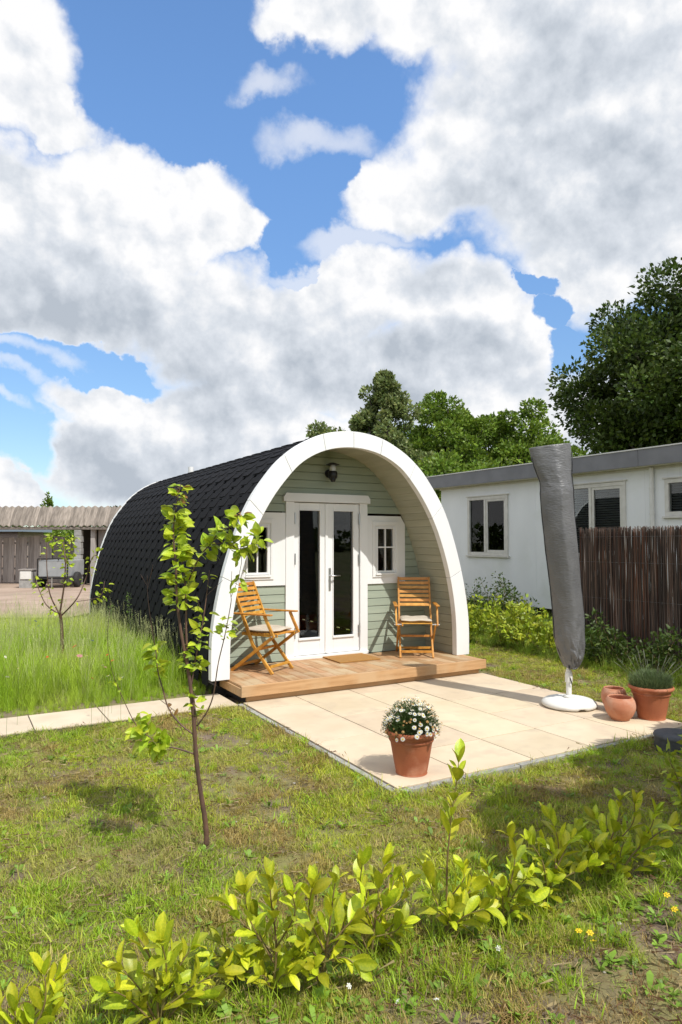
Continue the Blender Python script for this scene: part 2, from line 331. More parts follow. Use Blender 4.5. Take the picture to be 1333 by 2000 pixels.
# value noise in numpy, for terrain and grass patches
_tab = np.random.RandomState(3).rand(256, 256)
def vnoise(x, y):
    xi = np.floor(x).astype(int); yi = np.floor(y).astype(int); fx = x - xi; fy = y - yi; fx = fx * fx * (3 - 2 * fx); fy = fy * fy * (3 - 2 * fy)
    g = lambda a, b: _tab[a % 256, b % 256]
    return (g(xi, yi) * (1 - fx) + g(xi + 1, yi) * fx) * (1 - fy) + (g(xi, yi + 1) * (1 - fx) + g(xi + 1, yi + 1) * fx) * fy
def fbm(x, y, s=1.0, o=5):
    x = np.asarray(x, float); y = np.asarray(y, float)
    t = 0; a = .5; n = 0
    for i in range(o): t = t + a * vnoise(x * s + 17.3 * i, y * s + 9.1 * i); n += a; a *= .5; s *= 2.1
    return t / n
def soilz(x, y): return -.022 + (fbm(x, y, 1.3, 3) - .5) * .035 + (fbm(x + 40, y, 6, 3) - .5) * .02

# ------------------------------------------------------------------ setting: ground, lawn, yard
g_ = mesh('ground', [(-400, -400, -.09), (400, -400, -.09), (400, 400, -.09), (-400, 400, -.09)], [(0, 1, 2, 3)], M['ground']); tag(g_, kind='structure')
xs = np.arange(-5, 13.01, .06); ys = np.arange(-3, 16.01, .06)
X, Y = np.meshgrid(xs, ys); Z = soilz(X, Y)
under = ((X > 2.5) & (X < 5.9) & (Y > 3.7) & (Y < 14.3)) | ((X < 2.8) & (X > -3.2) & (Y > 6.45) & (Y < 7.2))
Z = np.where(under, -.075, Z)
vv = np.stack([X.ravel(), Y.ravel(), Z.ravel()], 1); nx = len(xs); ny = len(ys)
idx = np.arange(nx * ny).reshape(ny, nx)
ff = np.stack([idx[:-1, :-1].ravel(), idx[:-1, 1:].ravel(), idx[1:, 1:].ravel(), idx[1:, :-1].ravel()], 1)
me = bpy.data.meshes.new('lawn_soil'); me.from_pydata(vv.tolist(), [], ff.tolist()); me.update(); lawn = link('lawn_soil', me, M['lawnsoil'], smooth=True); tag(lawn, kind='structure')
yv = []; o0 = FH * 14.6
for (u, w) in ((-40, 0), (-5.8, 0), (-4.5, 14), (-40, 14)): p = o0 + RT * u + FH * w; yv.append((p.x, p.y, .012))
yard = mesh('yard', yv, [(0, 1, 2, 3)], M['yard']); tag(yard, kind='structure')

# ------------------------------------------------------------------ patio and path
bed = MB().bb(2.56, 5.86, 3.80, 6.62, -.075, -.012).build('patio', M['joint']); tag(bed, kind='structure')
def slab(x0, x1, y0, y1, m, parent, name='paving_slab', th=.045, top=0.0):
    g = .0048; j = random.uniform(-.0012, .0012)
    return MB().bb(x0 + g, x1 - g, y0 + g, y1 - g, top - th, top + j).build(name, m, parent, bevel=.002, seg=1)
cx = [2.62, 3.215, 3.865, 4.50, 5.15, 5.80]
yj = [[5.02, 6.27], [4.43, 5.63], [3.82, 5.02, 6.30][1:], [4.45, 5.03, 5.62], [4.44, 5.64]]
yj[2] = [4.43, 5.66, 6.36]
for i in range(5):
    e_ = [3.83] + yj[i] + [6.60]
    for a, b in zip(e_[:-1], e_[1:]): slab(cx[i], cx[i + 1], a, b, M['slab'], bed)
for k in range(3):
    slab(2.555, 2.612, 3.77 + k * .94, 3.77 + (k + 1) * .94, M['kerb'], bed, 'kerb_stone', .07, -.004)
    slab(2.615 + k * 1.065, 2.615 + (k + 1) * 1.065, 3.765, 3.822, M['kerb'], bed, 'kerb_stone', .07, -.004)
path = MB().bb(-3.1, 2.552, 6.53, 7.15, -.075, -.012).build('path', M['joint']); tag(path, kind='structure')
for k in range(9):
    x1 = 2.55 - k * .6265; slab(x1 - .6265, x1, 6.54, 7.14, M['slabp'], path)

# ------------------------------------------------------------------ camping pod
XC = 4.15
def catmull(P, n=14):
    out = []; P = [P[0]] + list(P) + [P[-1]]
    for i in range(1, len(P) - 2):
        p0, p1, p2, p3 = (np.array(P[j], float) for j in (i - 1, i, i + 1, i + 2))
        for k in range(n):
            t = k / n; out.append(.5 * ((2 * p1) + (-p0 + p2) * t + (2 * p0 - 5 * p1 + 4 * p2 - p3) * t * t + (-p0 + 3 * p1 - 3 * p2 + p3) * t ** 3))
    out.append(np.array(P[-2], float)); return out
def full(T):
    sym = [(-a, b) for a, b in T] + [(a, b) for a, b in reversed(T[:-1])]
    return catmull(sym)
OUT = full([(1.745, .17), (1.735, .69), (1.61, 1.33), (1.375, 1.99), (1.09, 2.42), (.87, 2.64), (.64, 2.79), (.36, 2.905), (0, 2.95)])
INN = full([(1.54, .17), (1.525, .70), (1.43, 1.23), (1.27, 1.71), (1.09, 2.06), (.88, 2.345), (.66, 2.56), (.36, 2.705), (0, 2.757)])
def offset(P, d):
    r = []
    for i, p in enumerate(P):
        t = P[min(i + 1, len(P) - 1)] - P[max(i - 1, 0)]; t = t / np.linalg.norm(t); r.append(p + np.array((-t[1], t[0])) * d)
    return r
class Curve2:
    def __init__(s, P): s.P = np.array(P); s.l = np.concatenate([[0], np.cumsum(np.linalg.norm(np.diff(s.P, axis=0), axis=1))]); s.L = s.l[-1]
    def at(s, t): return np.array([np.interp(t, s.l, s.P[:, 0]), np.interp(t, s.l, s.P[:, 1])])
    def tan(s, t): d = s.at(min(t + .02, s.L)) - s.at(max(t - .02, 0)); return d / np.linalg.norm(d)
    def hw(s, z): h = len(s.P) // 2; return float(np.interp(z, s.P[h:, 1][::-1], s.P[h:, 0][::-1]))
Co, Ci = Curve2(OUT), Curve2(INN); Cs = Curve2(offset(OUT, -.032)); Cl = Curve2(offset(INN, .055)); Cu = Curve2(offset(OUT, -.045))
pod = empty('camping_pod', (XC, 10.6, 0), 0, 'arched camping pod with black shingle roof and white arch trim on the patio', 'cabin')
def PV(x, y, z): return (x, y - 10.6, z)
def ring(name, y0, y1, ts, co, ci, m):
    for a, b in zip(ts[:-1], ts[1:]):
        v = []; f = []; n = 9; ga = .0022
        for i in range(n):
            t = a + (b - a) * i / (n - 1); 
            to = t * co.L + (ga if i == 0 else -ga if i == n - 1 else 0); ti = t * ci.L + (ga if i == 0 else -ga if i == n - 1 else 0)
            o, q = co.at(to), ci.at(ti)
            v += [PV(o[0], y0, o[1]), PV(q[0], y0, q[1]), PV(q[0], y1, q[1]), PV(o[0], y1, o[1])]
        for i in range(n - 1):
            for k in range(4): j = (k + 1) % 4; f.append((4 * i + k, 4 * i + 4 + k, 4 * i + 4 + j, 4 * i + j))
        f.append((0, 1, 2, 3)); f.append(tuple(4 * (n - 1) + k for k in (3, 2, 1, 0)))
        bmk = MB(); bmk.v = [Vector(p) for p in v]; bmk.f = f
        bmk.build(name, m, pod, bevel=.004, seg=2)
def tof(co, cond):                                           # fraction where a condition on the left half first holds
    for i in range(2001):
        p = co.at(co.L * i / 2000)
        if cond(p): return i / 2000
fr = [0, tof(Co, lambda p: p[1] > 1.26), tof(Co, lambda p: p[1] > 2.09), tof(Co, lambda p: p[0] > -.91), tof(Co, lambda p: p[0] > -.42), .5]
ts = fr + [1 - a for a in reversed(fr[:-1])]
ring('arch_trim_panel', 6.95, 7.04, ts, Co, Ci, M['paint'])
ring('arch_trim_panel', 14.16, 14.22, ts, Co, Ci, M['paint'])
# underlay shell (closed, with thickness) and rear wall
def sweep(C, y0, y1, n=60):
    v = []; f = []
    for i in range(n + 1):
        p = C.at(C.L * i / n); v += [PV(p[0], y0, p[1]), PV(p[0], y1, p[1])]
    for i in range(n): f.append((2 * i, 2 * i + 2, 2 * i + 3, 2 * i + 1))
    return v, f
v1, f1_ = sweep(Cu, 7.03, 14.18); v2, f2_ = sweep(Curve2(offset(OUT, -.075)), 7.03, 14.18)
k0 = len(v1); v = v1 + v2; f = f1_ + [tuple(k0 + i for i in reversed(q)) for q in f2_]
mesh('roof_underlay', v, f, M['shingle'], pod)
v3, f3_ = sweep(Curve2(offset(OUT, -.08)), 7.74, 14.1)
mesh('inner_lining', v3, f3_, M['darkwood'], pod)
n = 60; v = [PV(0, 14.14, .17)] + [PV(*(lambda p: (p[0], 14.14, p[1]))(Cu.at(Cu.L * i / n))) for i in range(n + 1)]
mesh('rear_wall', v, [(0, i + 1, i + 2) for i in range(n)], M['sage'], pod)
MB().bb(-1.62, 1.62, 7.66 - 10.6, 14.12 - 10.6, .06, .165).build('floor', M['darkwood'], pod)
MB().bb(-1.6, 1.6, 7.2 - 10.6, 14.0 - 10.6, -.06, .058).build('plinth', M['dark'], pod)
# bitumen shingle strips: three tabs each, slots left open at the lower edge
M['tar'] = mat('shingle_covered_zone', (.0015, .0015, .0015), rough=1, spec=.02)
PT = 1 / 3
def shingle_mesh(nt_):
    b = MB(); L_ = nt_ * PT; x0 = -L_ / 2; mi = []
    b.box((0, .062, .003), (L_, .146, .006)); mi += [0] * 6
    for k in range(nt_):
        c = x0 + (k + .5) * PT; q = len(b.v); top, bot = .133, .088
        for zz in (0, .007):
            b.v += [Vector((c - top, -.011, zz)), Vector((c - bot, -.15, zz)), Vector((c + bot, -.15, zz)), Vector((c + top, -.011, zz))]
        b.f += [(q + 4, q + 5, q + 6, q + 7), (q, q + 1, q + 5, q + 4), (q + 1, q + 2, q + 6, q + 5), (q + 2, q + 3, q + 7, q + 6)]; mi += [0] * 4
    for k in range(nt_ + 1):
        c = x0 + k * PT; w_ = .034 if 0 < k < nt_ else .036
        xa, xb = max(x0, c - w_), min(-x0, c + w_); b.bb(xa, xb, -.046, -.0115, .001, .0060); mi += [1] * 6
    me = bpy.data.meshes.new('shingle'); me.from_pydata([tuple(p) for p in b.v], [], b.f); me.materials.append(M['shingle']); me.materials.append(M['tar'])
    me.polygons.foreach_set('material_index', mi); me.update(); return me
SM = {3: shingle_mesh(3), 2: shingle_mesh(2), 1: shingle_mesh(1)}
def flat_mesh(L_):
    b = MB().box((0, -.0075, .003), (L_, .285, .007)); me = bpy.data.meshes.new('shingle'); me.from_pydata([tuple(p) for p in b.v], [], b.f); me.materials.append(M['shingle']); return me
FM = {}
EX = .145; rows = int(Cs.L / 2 / EX); stuff = MB()
for side in (0, 1):
    for r in range(rows + 1):
        tpos = r * EX + .07
        if tpos > Cs.L / 2 - .01: continue
        p = Cs.at(tpos); t = Cs.tan(tpos)
        if side: p = np.array((-p[0], p[1])); t = np.array((-t[0], t[1]))
        yv_ = Vector((t[0], 0, t[1])); xv = Vector((0, -1, 0)) if not side else Vector((0, 1, 0)); zv = xv.cross(yv_)
        Rm = Matrix((xv, yv_, zv)).transposed() @ Matrix.Rotation(R(-1.5), 3, 'X')
        pieces = ([] if r % 2 == 0 else [('f', PT / 2)]) + [('s', 3)] * (7 if r % 2 == 0 else 6) + ([] if r % 2 == 0 else [('s', 2)])
        y = 7.045; left_ = 7.108 - sum(a[1] if a[0] == 'f' else a[1] * PT for a in pieces)
        if left_ > .02: pieces.append(('f', round(left_ - .002, 3)))
        for kind_, q_ in pieces:
            ln = q_ if kind_ == 'f' else q_ * PT
            me_ = SM[q_] if kind_ == 's' else FM.setdefault(q_, flat_mesh(q_ - .001))
            Mx = Matrix.Translation(Vector(PV(p[0], y + ln / 2, p[1])) + zv * .008) @ Rm.to_4x4(); y += ln
            if side: k0 = len(stuff.v); stuff.v += [Mx @ v_.co for v_ in me_.vertices]; stuff.f += [tuple(k0 + i for i in g_.vertices) for g_ in me_.polygons]
            else: o = link('shingle', me_, None, pod); o.matrix_local = Mx
tag(stuff.build('shingle', M['shingle'], pod), kind='stuff')
MB().tube([PV(-.35, 12.2, 2.86), PV(-.35, 12.2, 3.0)], .05, 12).build('roof_vent', M['paint'], pod)
# porch lining boards
nb = int(Cl.L / .1); 
for i in range(nb):
    a = Cl.at(i * Cl.L / nb + .003); b = Cl.at((i + 1) * Cl.L / nb - .002); nrm = np.array((-(b - a)[1], (b - a)[0])); nrm /= np.linalg.norm(nrm)
    a2 = a + nrm * .018; b2 = b + nrm * .018; a1 = a - nrm * .004
    left = i < nb / 2
    lo, hi = (a, b) if left else (b, a)
    lo = lo - nrm * .005
    pts = [lo, hi, hi + nrm * .02, lo + nrm * .02]
    v = [PV(p[0], 7.042, p[1]) for p in pts] + [PV(p[0], 7.695, p[1]) for p in pts]
    q = MB(); q.v = [Vector(x) for x in v]; q.f = [(0, 3, 2, 1), (4, 5, 6, 7), (0, 1, 5, 4), (1, 2, 6, 5), (2, 3, 7, 6), (3, 0, 4, 7)]
    q.build('lining_board', M['lining'], pod)
# front wall of horizontal boards (shiplap), cut round door and windows
WY = 7.70
HOLES = [(3.60, 4.79, 0, 2.235), (4.80, 5.385, 1.09, 1.97), (2.90, 3.575, 1.11, 1.985)]
z = .175; BH = .102
while z < 2.80:
    z1 = min(z + BH - .003, 2.825); zm = (z + z1) / 2; h = Cl.hw(z) + .012 if z < 2.80 else 0
    spans = [(XC - h, XC + h)] if h > .06 else []
    for (a, b, c, d) in HOLES:
        if zm > c - .02 and zm < d + .02 and not (z > d or z1 < c):
            ns = []
            for (s0, s1) in spans:
                if b <= s0 or a >= s1: ns.append((s0, s1)); continue
                if a > s0 + .03: ns.append((s0, a))
                if b < s1 - .03: ns.append((b, s1))
            spans = ns
    for (s0, s1) in spans:
        x0, x1 = s0 - XC, s1 - XC; y0 = WY - 10.6
        q = MB(); q.v = [Vector(p) for p in ((x0, y0 - .008, z), (x1, y0 - .008, z), (x1, y0 + .03, z), (x0, y0 + .03, z), (x0, y0 + .003, z1), (x1, y0 + .003, z1), (x1, y0 + .03, z1), (x0, y0 + .03, z1),
                                           (x0, y0 - .002, z1 - .012), (x1, y0 - .002, z1 - .012))]
        q.f = [(0, 3, 2, 1), (4, 5, 6, 7), (0, 1, 9, 8), (8, 9, 5, 4), (1, 2, 6, 5, 9), (2, 3, 7, 6), (3, 0, 8, 4, 7)]
        q.build('wall_board', M['sage'], pod)
    z += BH
def L3(x0, x1, y0, y1, z0, z1): return (x0 - XC, x1 - XC, y0 - 10.6, y1 - 10.6, z0, z1)
# door
door = MB().bb(*L3(3.60, 3.715, WY - .03, WY + .09, .19, 2.135)).build('door_frame', M['paint'], pod, bevel=.004)
MB().bb(*L3(4.675, 4.79, WY - .03, WY + .09, .19, 2.135)).build('side_post', M['paint'], door, bevel=.004)
MB().bb(*L3(3.60, 4.79, WY - .06, WY + .09, .172, .212)).build('sill', M['paint'], door, bevel=.004)
hd = MB(); y0, y1 = WY - .045 - 10.6, WY + .09 - 10.6; a, b = 3.565 - XC, 4.826 - XC
pp = [(a, 2.137), (b, 2.137), (b, 2.195), (b - .035, 2.245), (a + .035, 2.245), (a, 2.195)]
hd.v = [Vector((p[0], y0, p[1])) for p in pp] + [Vector((p[0], y1, p[1])) for p in pp]
hd.f = [(0, 1, 2, 3, 4, 5), tuple(reversed(range(6, 12)))] + [(i, i + 6, (i + 1) % 6 + 6, (i + 1) % 6) for i in range(6)]
hd.build('header_board', M['paint'], door, bevel=.003)
def framed(name, x0, x1, z0, z1, gx0, gx1, gz0, gz1, y0, y1, m, parent, bev=.003):
    b = MB(); b.bb(*L3(x0, gx0, y0, y1, z0, z1)); b.bb(*L3(gx1, x1, y0, y1, z0, z1)); b.bb(*L3(gx0, gx1, y0, y1, z0, gz0)); b.bb(*L3(gx0, gx1, y0, y1, gz1, z1))
    return b.build(name, m, parent, bevel=bev)
for (x0, x1, g0, g1) in ((3.722, 4.180, 3.795, 4.085), (4.186, 4.668, 4.285, 4.578)):
    lf = framed('door_leaf', x0, x1, .218, 2.128, g0, g1, .43, 2.03, WY - .005, WY + .05, M['paint'], pod)
    MB().bb(*L3(g0, g1, WY + .022, WY + .028, .43, 2.03)).build('glass_pane', M['glass'], lf)
    MB().bb(*L3(g0 - .01, g1 + .01, WY - .022, WY + .0, .405, .428)).build('glazing_sill', M['paint'], lf, bevel=.003)
    b = MB(); b.bb(*L3(g0 - .012, g0 - .001, WY - .012, WY + .02, .43, 2.04)); b.bb(*L3(g1 + .001, g1 + .012, WY - .012, WY + .02, .43, 2.04)); b.bb(*L3(g0, g1, WY - .012, WY + .02, 2.031, 2.042))
    b.build('glazing_bead', M['paint'], lf)
    hx = x0 + .004 if x0 < 4 else x1 - .004
    for hz in (1.93, 1.42, .5):
        MB().tube([(hx - XC, WY - .028 - 10.6, hz - .07), (hx - XC, WY - .028 - 10.6, hz + .07)], .009, 10).build('hinge', M['steel'], lf)
    if x0 > 4:
        MB().bb(*L3(4.215, 4.245, WY - .014, WY - .004, 1.01, 1.30)).build('lock_plate', M['steel'], lf, bevel=.003)
        MB().tube([(4.23 - XC, WY - .01 - 10.6, 1.20), (4.23 - XC, WY - .055 - 10.6, 1.20), (4.25 - XC, WY - .062 - 10.6, 1.20), (4.36 - XC, WY - .062 - 10.6, 1.20)], .010, 10).build('handle', M['steel'], lf, smooth=True)
MB().bb(*L3(4.160, 4.200, WY - .02, WY - .006, .225, 2.12)).build('astragal', M['paint'], door, bevel=.004)
def window(px0, px1, pz0, pz1, g0, g1, gz0, gz1, side):
    y0 = WY - .022; yb = WY + .06
    w = MB(); o = empty; 
    # surround panel as an outline with one clipped corner
    cl_ = .07; P = [(px0, pz0), (px1, pz0), (px1, pz1 - .11), (px1 - cl_, pz1), (px0, pz1)] if side > 0 else [(px0, pz0), (px1, pz0), (px1, pz1), (px0 + cl_ + .10, pz1), (px0, pz1 - .14)]
    H = [(g0 - .03, gz0 - .03), (g1 + .03, gz0 - .03), (g1 + .03, gz1 + .03), (g0 - .03, gz1 + .03)]
    bm = bmesh.new()
    def loop(pts, y): return [bm.verts.new((p[0] - XC, y - 10.6, p[1])) for p in pts]
    lay = []
    for y in (y0, yb):
        A = loop(P, y); B = loop(H, y); es = [bm.edges.new((A[i], A[(i + 1) % 5])) for i in range(5)] + [bm.edges.new((B[i], B[(i + 1) % 4])) for i in range(4)]
        bmesh.ops.triangle_fill(bm, edges=es, use_beauty=True); lay.append((A, B))
    for i in range(5): bm.faces.new((lay[0][0][i], lay[0][0][(i + 1) % 5], lay[1][0][(i + 1) % 5], lay[1][0][i]))
    for i in range(4): bm.faces.new((lay[0][1][i], lay[1][1][i], lay[1][1][(i + 1) % 4], lay[0][1][(i + 1) % 4]))
    bmesh.ops.recalc_face_normals(bm, faces=bm.faces)
    me = bpy.data.meshes.new('window'); bm.to_mesh(me); bm.free(); wo_ = link('window', me, M['paint'], pod)
    framed('outer_frame', g0 - .085, g1 + .085, gz0 - .085, gz1 + .10, g0 - .045, g1 + .045, gz0 - .045, gz1 + .05, y0 - .013, y0 - .0005, M['paint'], wo_, .002)
    framed('casement_frame', g0 - .028, g1 + .028, gz0 - .028, gz1 + .028, g0, g1, gz0, gz1, y0 - .006, WY + .03, M['paint'], wo_, .003)
    MB().bb(*L3(g0 - .04, g1 + .04, y0 - .028, y0 - .0135, gz0 - .055, gz0 - .031)).build('sill', M['paint'], wo_, bevel=.002)
    MB().bb(*L3(g0, g1, WY + .005, WY + .010, gz0, gz1)).build('glass_pane', M['glass'], wo_)
    xm = (g0 + g1) / 2; zm = gz0 + (gz1 - gz0) * .56
    b = MB(); b.bb(*L3(xm - .009, xm + .009, y0 + .002, WY + .004, gz0, gz1)); b.bb(*L3(g0, xm - .0092, y0 + .002, WY + .004, zm - .009, zm + .009)); b.bb(*L3(xm + .0092, g1, y0 + .002, WY + .004, zm - .009, zm + .009))
    b.build('glazing_bar', M['paint'], wo_)
window(4.792, 5.395, 1.077, 1.98, 4.955, 5.20, 1.248, 1.807, 1)
window(2.90, 3.598, 1.10, 1.995, 3.10, 3.352, 1.262, 1.81, -1)
# inside: a bench and a hint of curtain so that the panes show a real room
MB().bb(*L3(2.9, 5.3, 12.6, 13.9, .165, .6)).build('bed_base', M['darkwood'], pod)
MB().bb(*L3(2.95, 5.25, 12.65, 13.85, .6, .78)).build('mattress', M['cushion'], pod, bevel=.04)

# wall lamp
lamp = empty('wall_lamp', (4.21, WY - .01, 2.53), 0, 'black bulkhead lamp on the sage wall above the double door', 'lamp')
MB().tube([(0, 0, -.02), (0, -.02, -.02)], .055, 20).build('back_plate', M['black'], lamp)
b = MB(); b.tube([(0, -.01, -.02), (-.0, -.10, -.02)], .022, 12); b.build('arm', M['black'], lamp)
MB().lathe([(0, -.10), (.04, -.095), (.058, -.07), (.062, -.03), (.058, .0), (.05, .012), (0, .012)], 24, (-.01, -.13, -.01)).build('housing', M['black'], lamp, smooth=True)
MB().lathe([(.04, .01), (.042, .05), (.038, .09), (.0, .1)], 24, (-.01, -.13, -.01)).build('lamp_glass', M['flame'], lamp, smooth=True)
MB().lathe([(0, .125), (.03, .12), (.085, .098), (.088, .09), (.0, .088)], 28, (-.01, -.13, -.01)).build('cap', M['black'], lamp, smooth=True)
MB().lathe([(0, -.05), (.025, -.045), (.034, -.02), (.03, .01), (0, .02)], 16, (-.02, -.155, -.09)).build('motion_sensor', M['black'], lamp, smooth=True)

# ------------------------------------------------------------------ deck
deck = empty('wooden_deck', (4.21, 7.1, 0), 0, 'low hardwood porch deck under the white arch of the pod', 'deck')
def L4(x0, x1, y0, y1, z0, z1): return (x0 - 4.21, x1 - 4.21, y0 - 7.1, y1 - 7.1, z0, z1)
nbd = 23; wx = (5.81 - 2.6) / nbd
for i in range(nbd):
    x0 = 2.6 + i * wx
    MB().bb(*L4(x0 + .002, x0 + wx - .002, 6.575, 7.66, .148, .172 + random.uniform(-.0008, .0008))).build('deck_board', M['deck'], deck, bevel=.003, seg=1)
MB().bb(*L4(2.585, 5.825, 6.545, 6.572, .062, .174)).build('fascia_board', M['deckx'], deck, bevel=.003)
MB().bb(*L4(2.585, 2.607, 6.574, 7.2, .062, .147)).build('fascia_board', M['deckx'], deck, bevel=.003)
MB().bb(*L4(5.803, 5.825, 6.574, 7.6, .062, .147)).build('fascia_board', M['deckx'], deck, bevel=.003)
MB().bb(*L4(2.66, 5.75, 6.60, 6.625, .002, .0615)).build('base_board', M['deckx'], deck)
MB().bb(*L4(2.66, 2.685, 6.627, 7.5, -.02, .0615)).build('base_board', M['dark'], deck)
MB().bb(*L4(5.72, 5.745, 6.627, 7.5, -.02, .0615)).build('base_board', M['dark'], deck)
dm = MB().box((0, 0, .008), (.575, .50, .016)).build('door_mat', M['mat'], None, bevel=.003); dm.location = (4.385, 7.43, .1735); dm.rotation_euler = (0, 0, R(-1))
tag(dm, 'plain brown coir mat lying on the deck before the door', 'doormat')

# ------------------------------------------------------------------ folding chairs
def chair(name, loc, rz, label):
    c = empty(name, loc, rz, label, 'chair', 'folding armchairs on the deck')
    m = M['acacia']; X1 = Vector((1, 0, 0))
    top = Vector((0, -.335, .985)); knee = Vector((0, -.03, .30)); ff_ = Vector((0, .235, .0)); sf = Vector((0, .27, .425)); bf = Vector((0, -.31, 0))
    for s in (-1, 1):
        x = s * .205
        b = MB(); b.bar(top + X1 * x, knee + X1 * x, .024, .036); b.bar(knee + X1 * x + Vector((0, -.008, .012)), ff_ + X1 * x, .024, .036); b.build('back_leg_rail', m, c, bevel=.004)
        x2 = s * .232
        MB().bar(sf + X1 * x2, bf + X1 * x2, .022, .036).build('cross_leg', m, c, bevel=.004)
        x3 = s * .262
        b = MB(); b.box((x3, .0, .655), (.05, .52, .02)); b.build('armrest', m, c, bevel=.008)
        MB().bar((x3, .16, .645), (x3 - s * .006, .285, .41), .022, .034).build('arm_support', m, c, bevel=.004)
        MB().tube([(s * .19, .27, .425), (s * .285, .27, .425)], .009, 8).build('bolt', M['steel'], c)
    d = (knee - top); 
    for k in range(7):
        t = .03 + k * .0805; p = top + d * t
        x, y, zz = X1, d.normalized(), X1.cross(d.normalized())
        MB().box(p + zz * .004, (.386, .040, .012), Matrix((x, y, zz)).transposed()).build('back_slat', m, c, bevel=.003)
    for k in range(9):
        MB().box((0, -.17 + k * .054, .437), (.386, .042, .012)).build('seat_slat', m, c, bevel=.003)
    for s in (-1, 1): MB().bar((s * .18, -.2, .418), (s * .18, .28, .418), .018, .026).build('seat_rail', m, c)
    MB().box((0, -.255, .055), (.44, .02, .03)).build('crossbar', m, c, bevel=.003)
    MB().box((0, .195, .075), (.386, .02, .03)).build('crossbar', m, c, bevel=.003)
    MB().box((0, -.015, .245), (.42, .018, .028)).build('crossbar', m, c, bevel=.003)
    # cushion
    v = []; f = []; n = 22
    for side in (1, -1):
        for i in range(n + 1):
            for j in range(n + 1):
                u, w = -1 + 2 * i / n, -1 + 2 * j / n
                e_ = max(0, (1 - abs(u) ** 6)) ** .4 * max(0, (1 - abs(w) ** 6)) ** .4
                h = side * (.022 * e_) + .004 * side * math.cos(u * 6) * math.cos(w * 6) * e_ 
                v.append((u * .195, .03 + w * .215, .470 + h + .004 * math.sin(5 * u + 3 * w)))
    q = (n + 1) ** 2
    for i in range(n):
        for j in range(n):
            a = i * (n + 1) + j; f.append((a, a + n + 1, a + n + 2, a + 1)); f.append((q + a, q + a + 1, q + a + n + 2, q + a + n + 1))
    mesh('seat_cushion', v, f, M['cushion'], c, True)
    return c
def facing(fx, fy): return math.atan2(fy, fx) - math.pi / 2
chair('folding_armchair', (3.165, 7.28, .173), facing(.50, -.80), 'orange wooden folding armchair left of the door, seen from the side')
chair('folding_armchair', (5.245, 7.235, .173), facing(-.53, -.85), 'wooden folding armchair right of the door, seen from the front')

# ------------------------------------------------------------------ parasol in its cover, base
ub = gnd(1112, 1379)
def LU(px, py): r = ray(px, py); t = 6.8; return ((px - 1112) / FPX * t, (CP + r * t).z)
par = empty('parasol', (ub.x, ub.y, 0), -YAW, 'closed parasol under a creased dark grey cover in a white base', 'parasol')
lp = [(1040, 872), (1044, 890), (1048, 908), (1054, 925), (1060, 940), (1061, 951), (1060, 965), (1062, 1000), (1066, 1040), (1069, 1075), (1073, 1110), (1077, 1145), (1080, 1180), (1082, 1210), (1084, 1240), (1089, 1262), (1096, 1282), (1103, 1296), (1108, 1304)]
rp = [(1123, 862), (1124, 880), (1124, 905), (1123, 925), (1125, 945), (1126, 955), (1126, 970), (1127, 1000), (1130, 1040), (1133, 1075), (1136, 1110), (1138, 1145), (1141, 1180), (1144, 1210), (1143, 1240), (1142, 1262), (1138, 1282), (1130, 1298), (1122, 1306)]
lv = [LU(*p) for p in lp]; rv = [LU(*p) for p in rp]
lev = 130; nn = 96; v = []; f = []
ll = np.array(lv); rr_ = np.array(rv); T = np.linspace(0, 1, len(lv))
for i in range(lev + 1):
    t = i / lev; lx, lz = np.interp(t, T, ll[:, 0]), np.interp(t, T, ll[:, 1]); rx, rz_ = np.interp(t, T, rr_[:, 0]), np.interp(t, T, rr_[:, 1])
    hw = (rx - lx) / 2; dp = .075 + .08 * min(1, t * 2.2) - .08 * max(0, (t - .86) / .14)
    for k in range(nn):
        a = 2 * math.pi * k / nn; ca, sa = math.cos(a), math.sin(a); ex_ = 1.22
        u = math.copysign(abs(ca) ** ex_, ca); w = math.copysign(abs(sa) ** ex_, sa)
        x = (lx + rx) / 2 + hw * u; zz = (lz + rz_) / 2 + (rz_ - lz) / 2 * u; y = dp * w
        low = max(0, (t - .70) / .30)
        n1 = mnoise.fractal(Vector((u * 1.5, w * 2, t * 9)), 1.0, 2.0, 4); n2 = 1 - abs(mnoise.noise(Vector((u * 2.6 + t * 4, w * 2.6, t * 9)))) * 2
        n3 = 1 - abs(mnoise.noise(Vector((u * 4 - t * 10, w * 4 + 3, t * 16)))) * 2
        n4 = mnoise.noise(Vector((u * 2.2, w * 2, t * 45)))
        dsp = .006 * n1 + .003 * n4 + (.004 + .05 * low) * (n2 - .3) * .6 + .034 * low * n3 + .005 * math.sin(u * 5 + t * 3)
        v.append((x + dsp * u * .5, y + dsp * w, zz))
for i in range(lev):
    for k in range(nn): a = i * nn + k; b_ = i * nn + (k + 1) % nn; f.append((a, a + nn, b_ + nn, b_))
tcx_ = len(v); v.append(((ll[0, 0] + rr_[0, 0]) / 2, 0, (ll[0, 1] + rr_[0, 1]) / 2 - .01))
for k in range(nn): f.append((tcx_, k, (k + 1) % nn))
mesh('fabric_cover', v, f, M['cover'], par, True)
for P_, sgn in ((lv, -1), (rv, 1)):
    MB().tube([(p[0] + sgn * .001, -.012, p[1]) for p in P_[1:-2]], .0045, 6).build('seam', M['seam'], par, smooth=True)
MB().tube([(0, 0, .08), (0, 0, .36)], .027, 24).build('pole', M['plastic'], par, smooth=False)
MB().tube([(0, 0, .3), (-.03, 0, 1.2), (-.09, 0, 2.4)], .019, 12).build('mast', M['plastic'], par)
MB().lathe([(.0, .335), (.034, .335), (.036, .30), (.036, .24), (.031, .235), (.0285, .235)], 24).build('collar', M['plastic'], par)
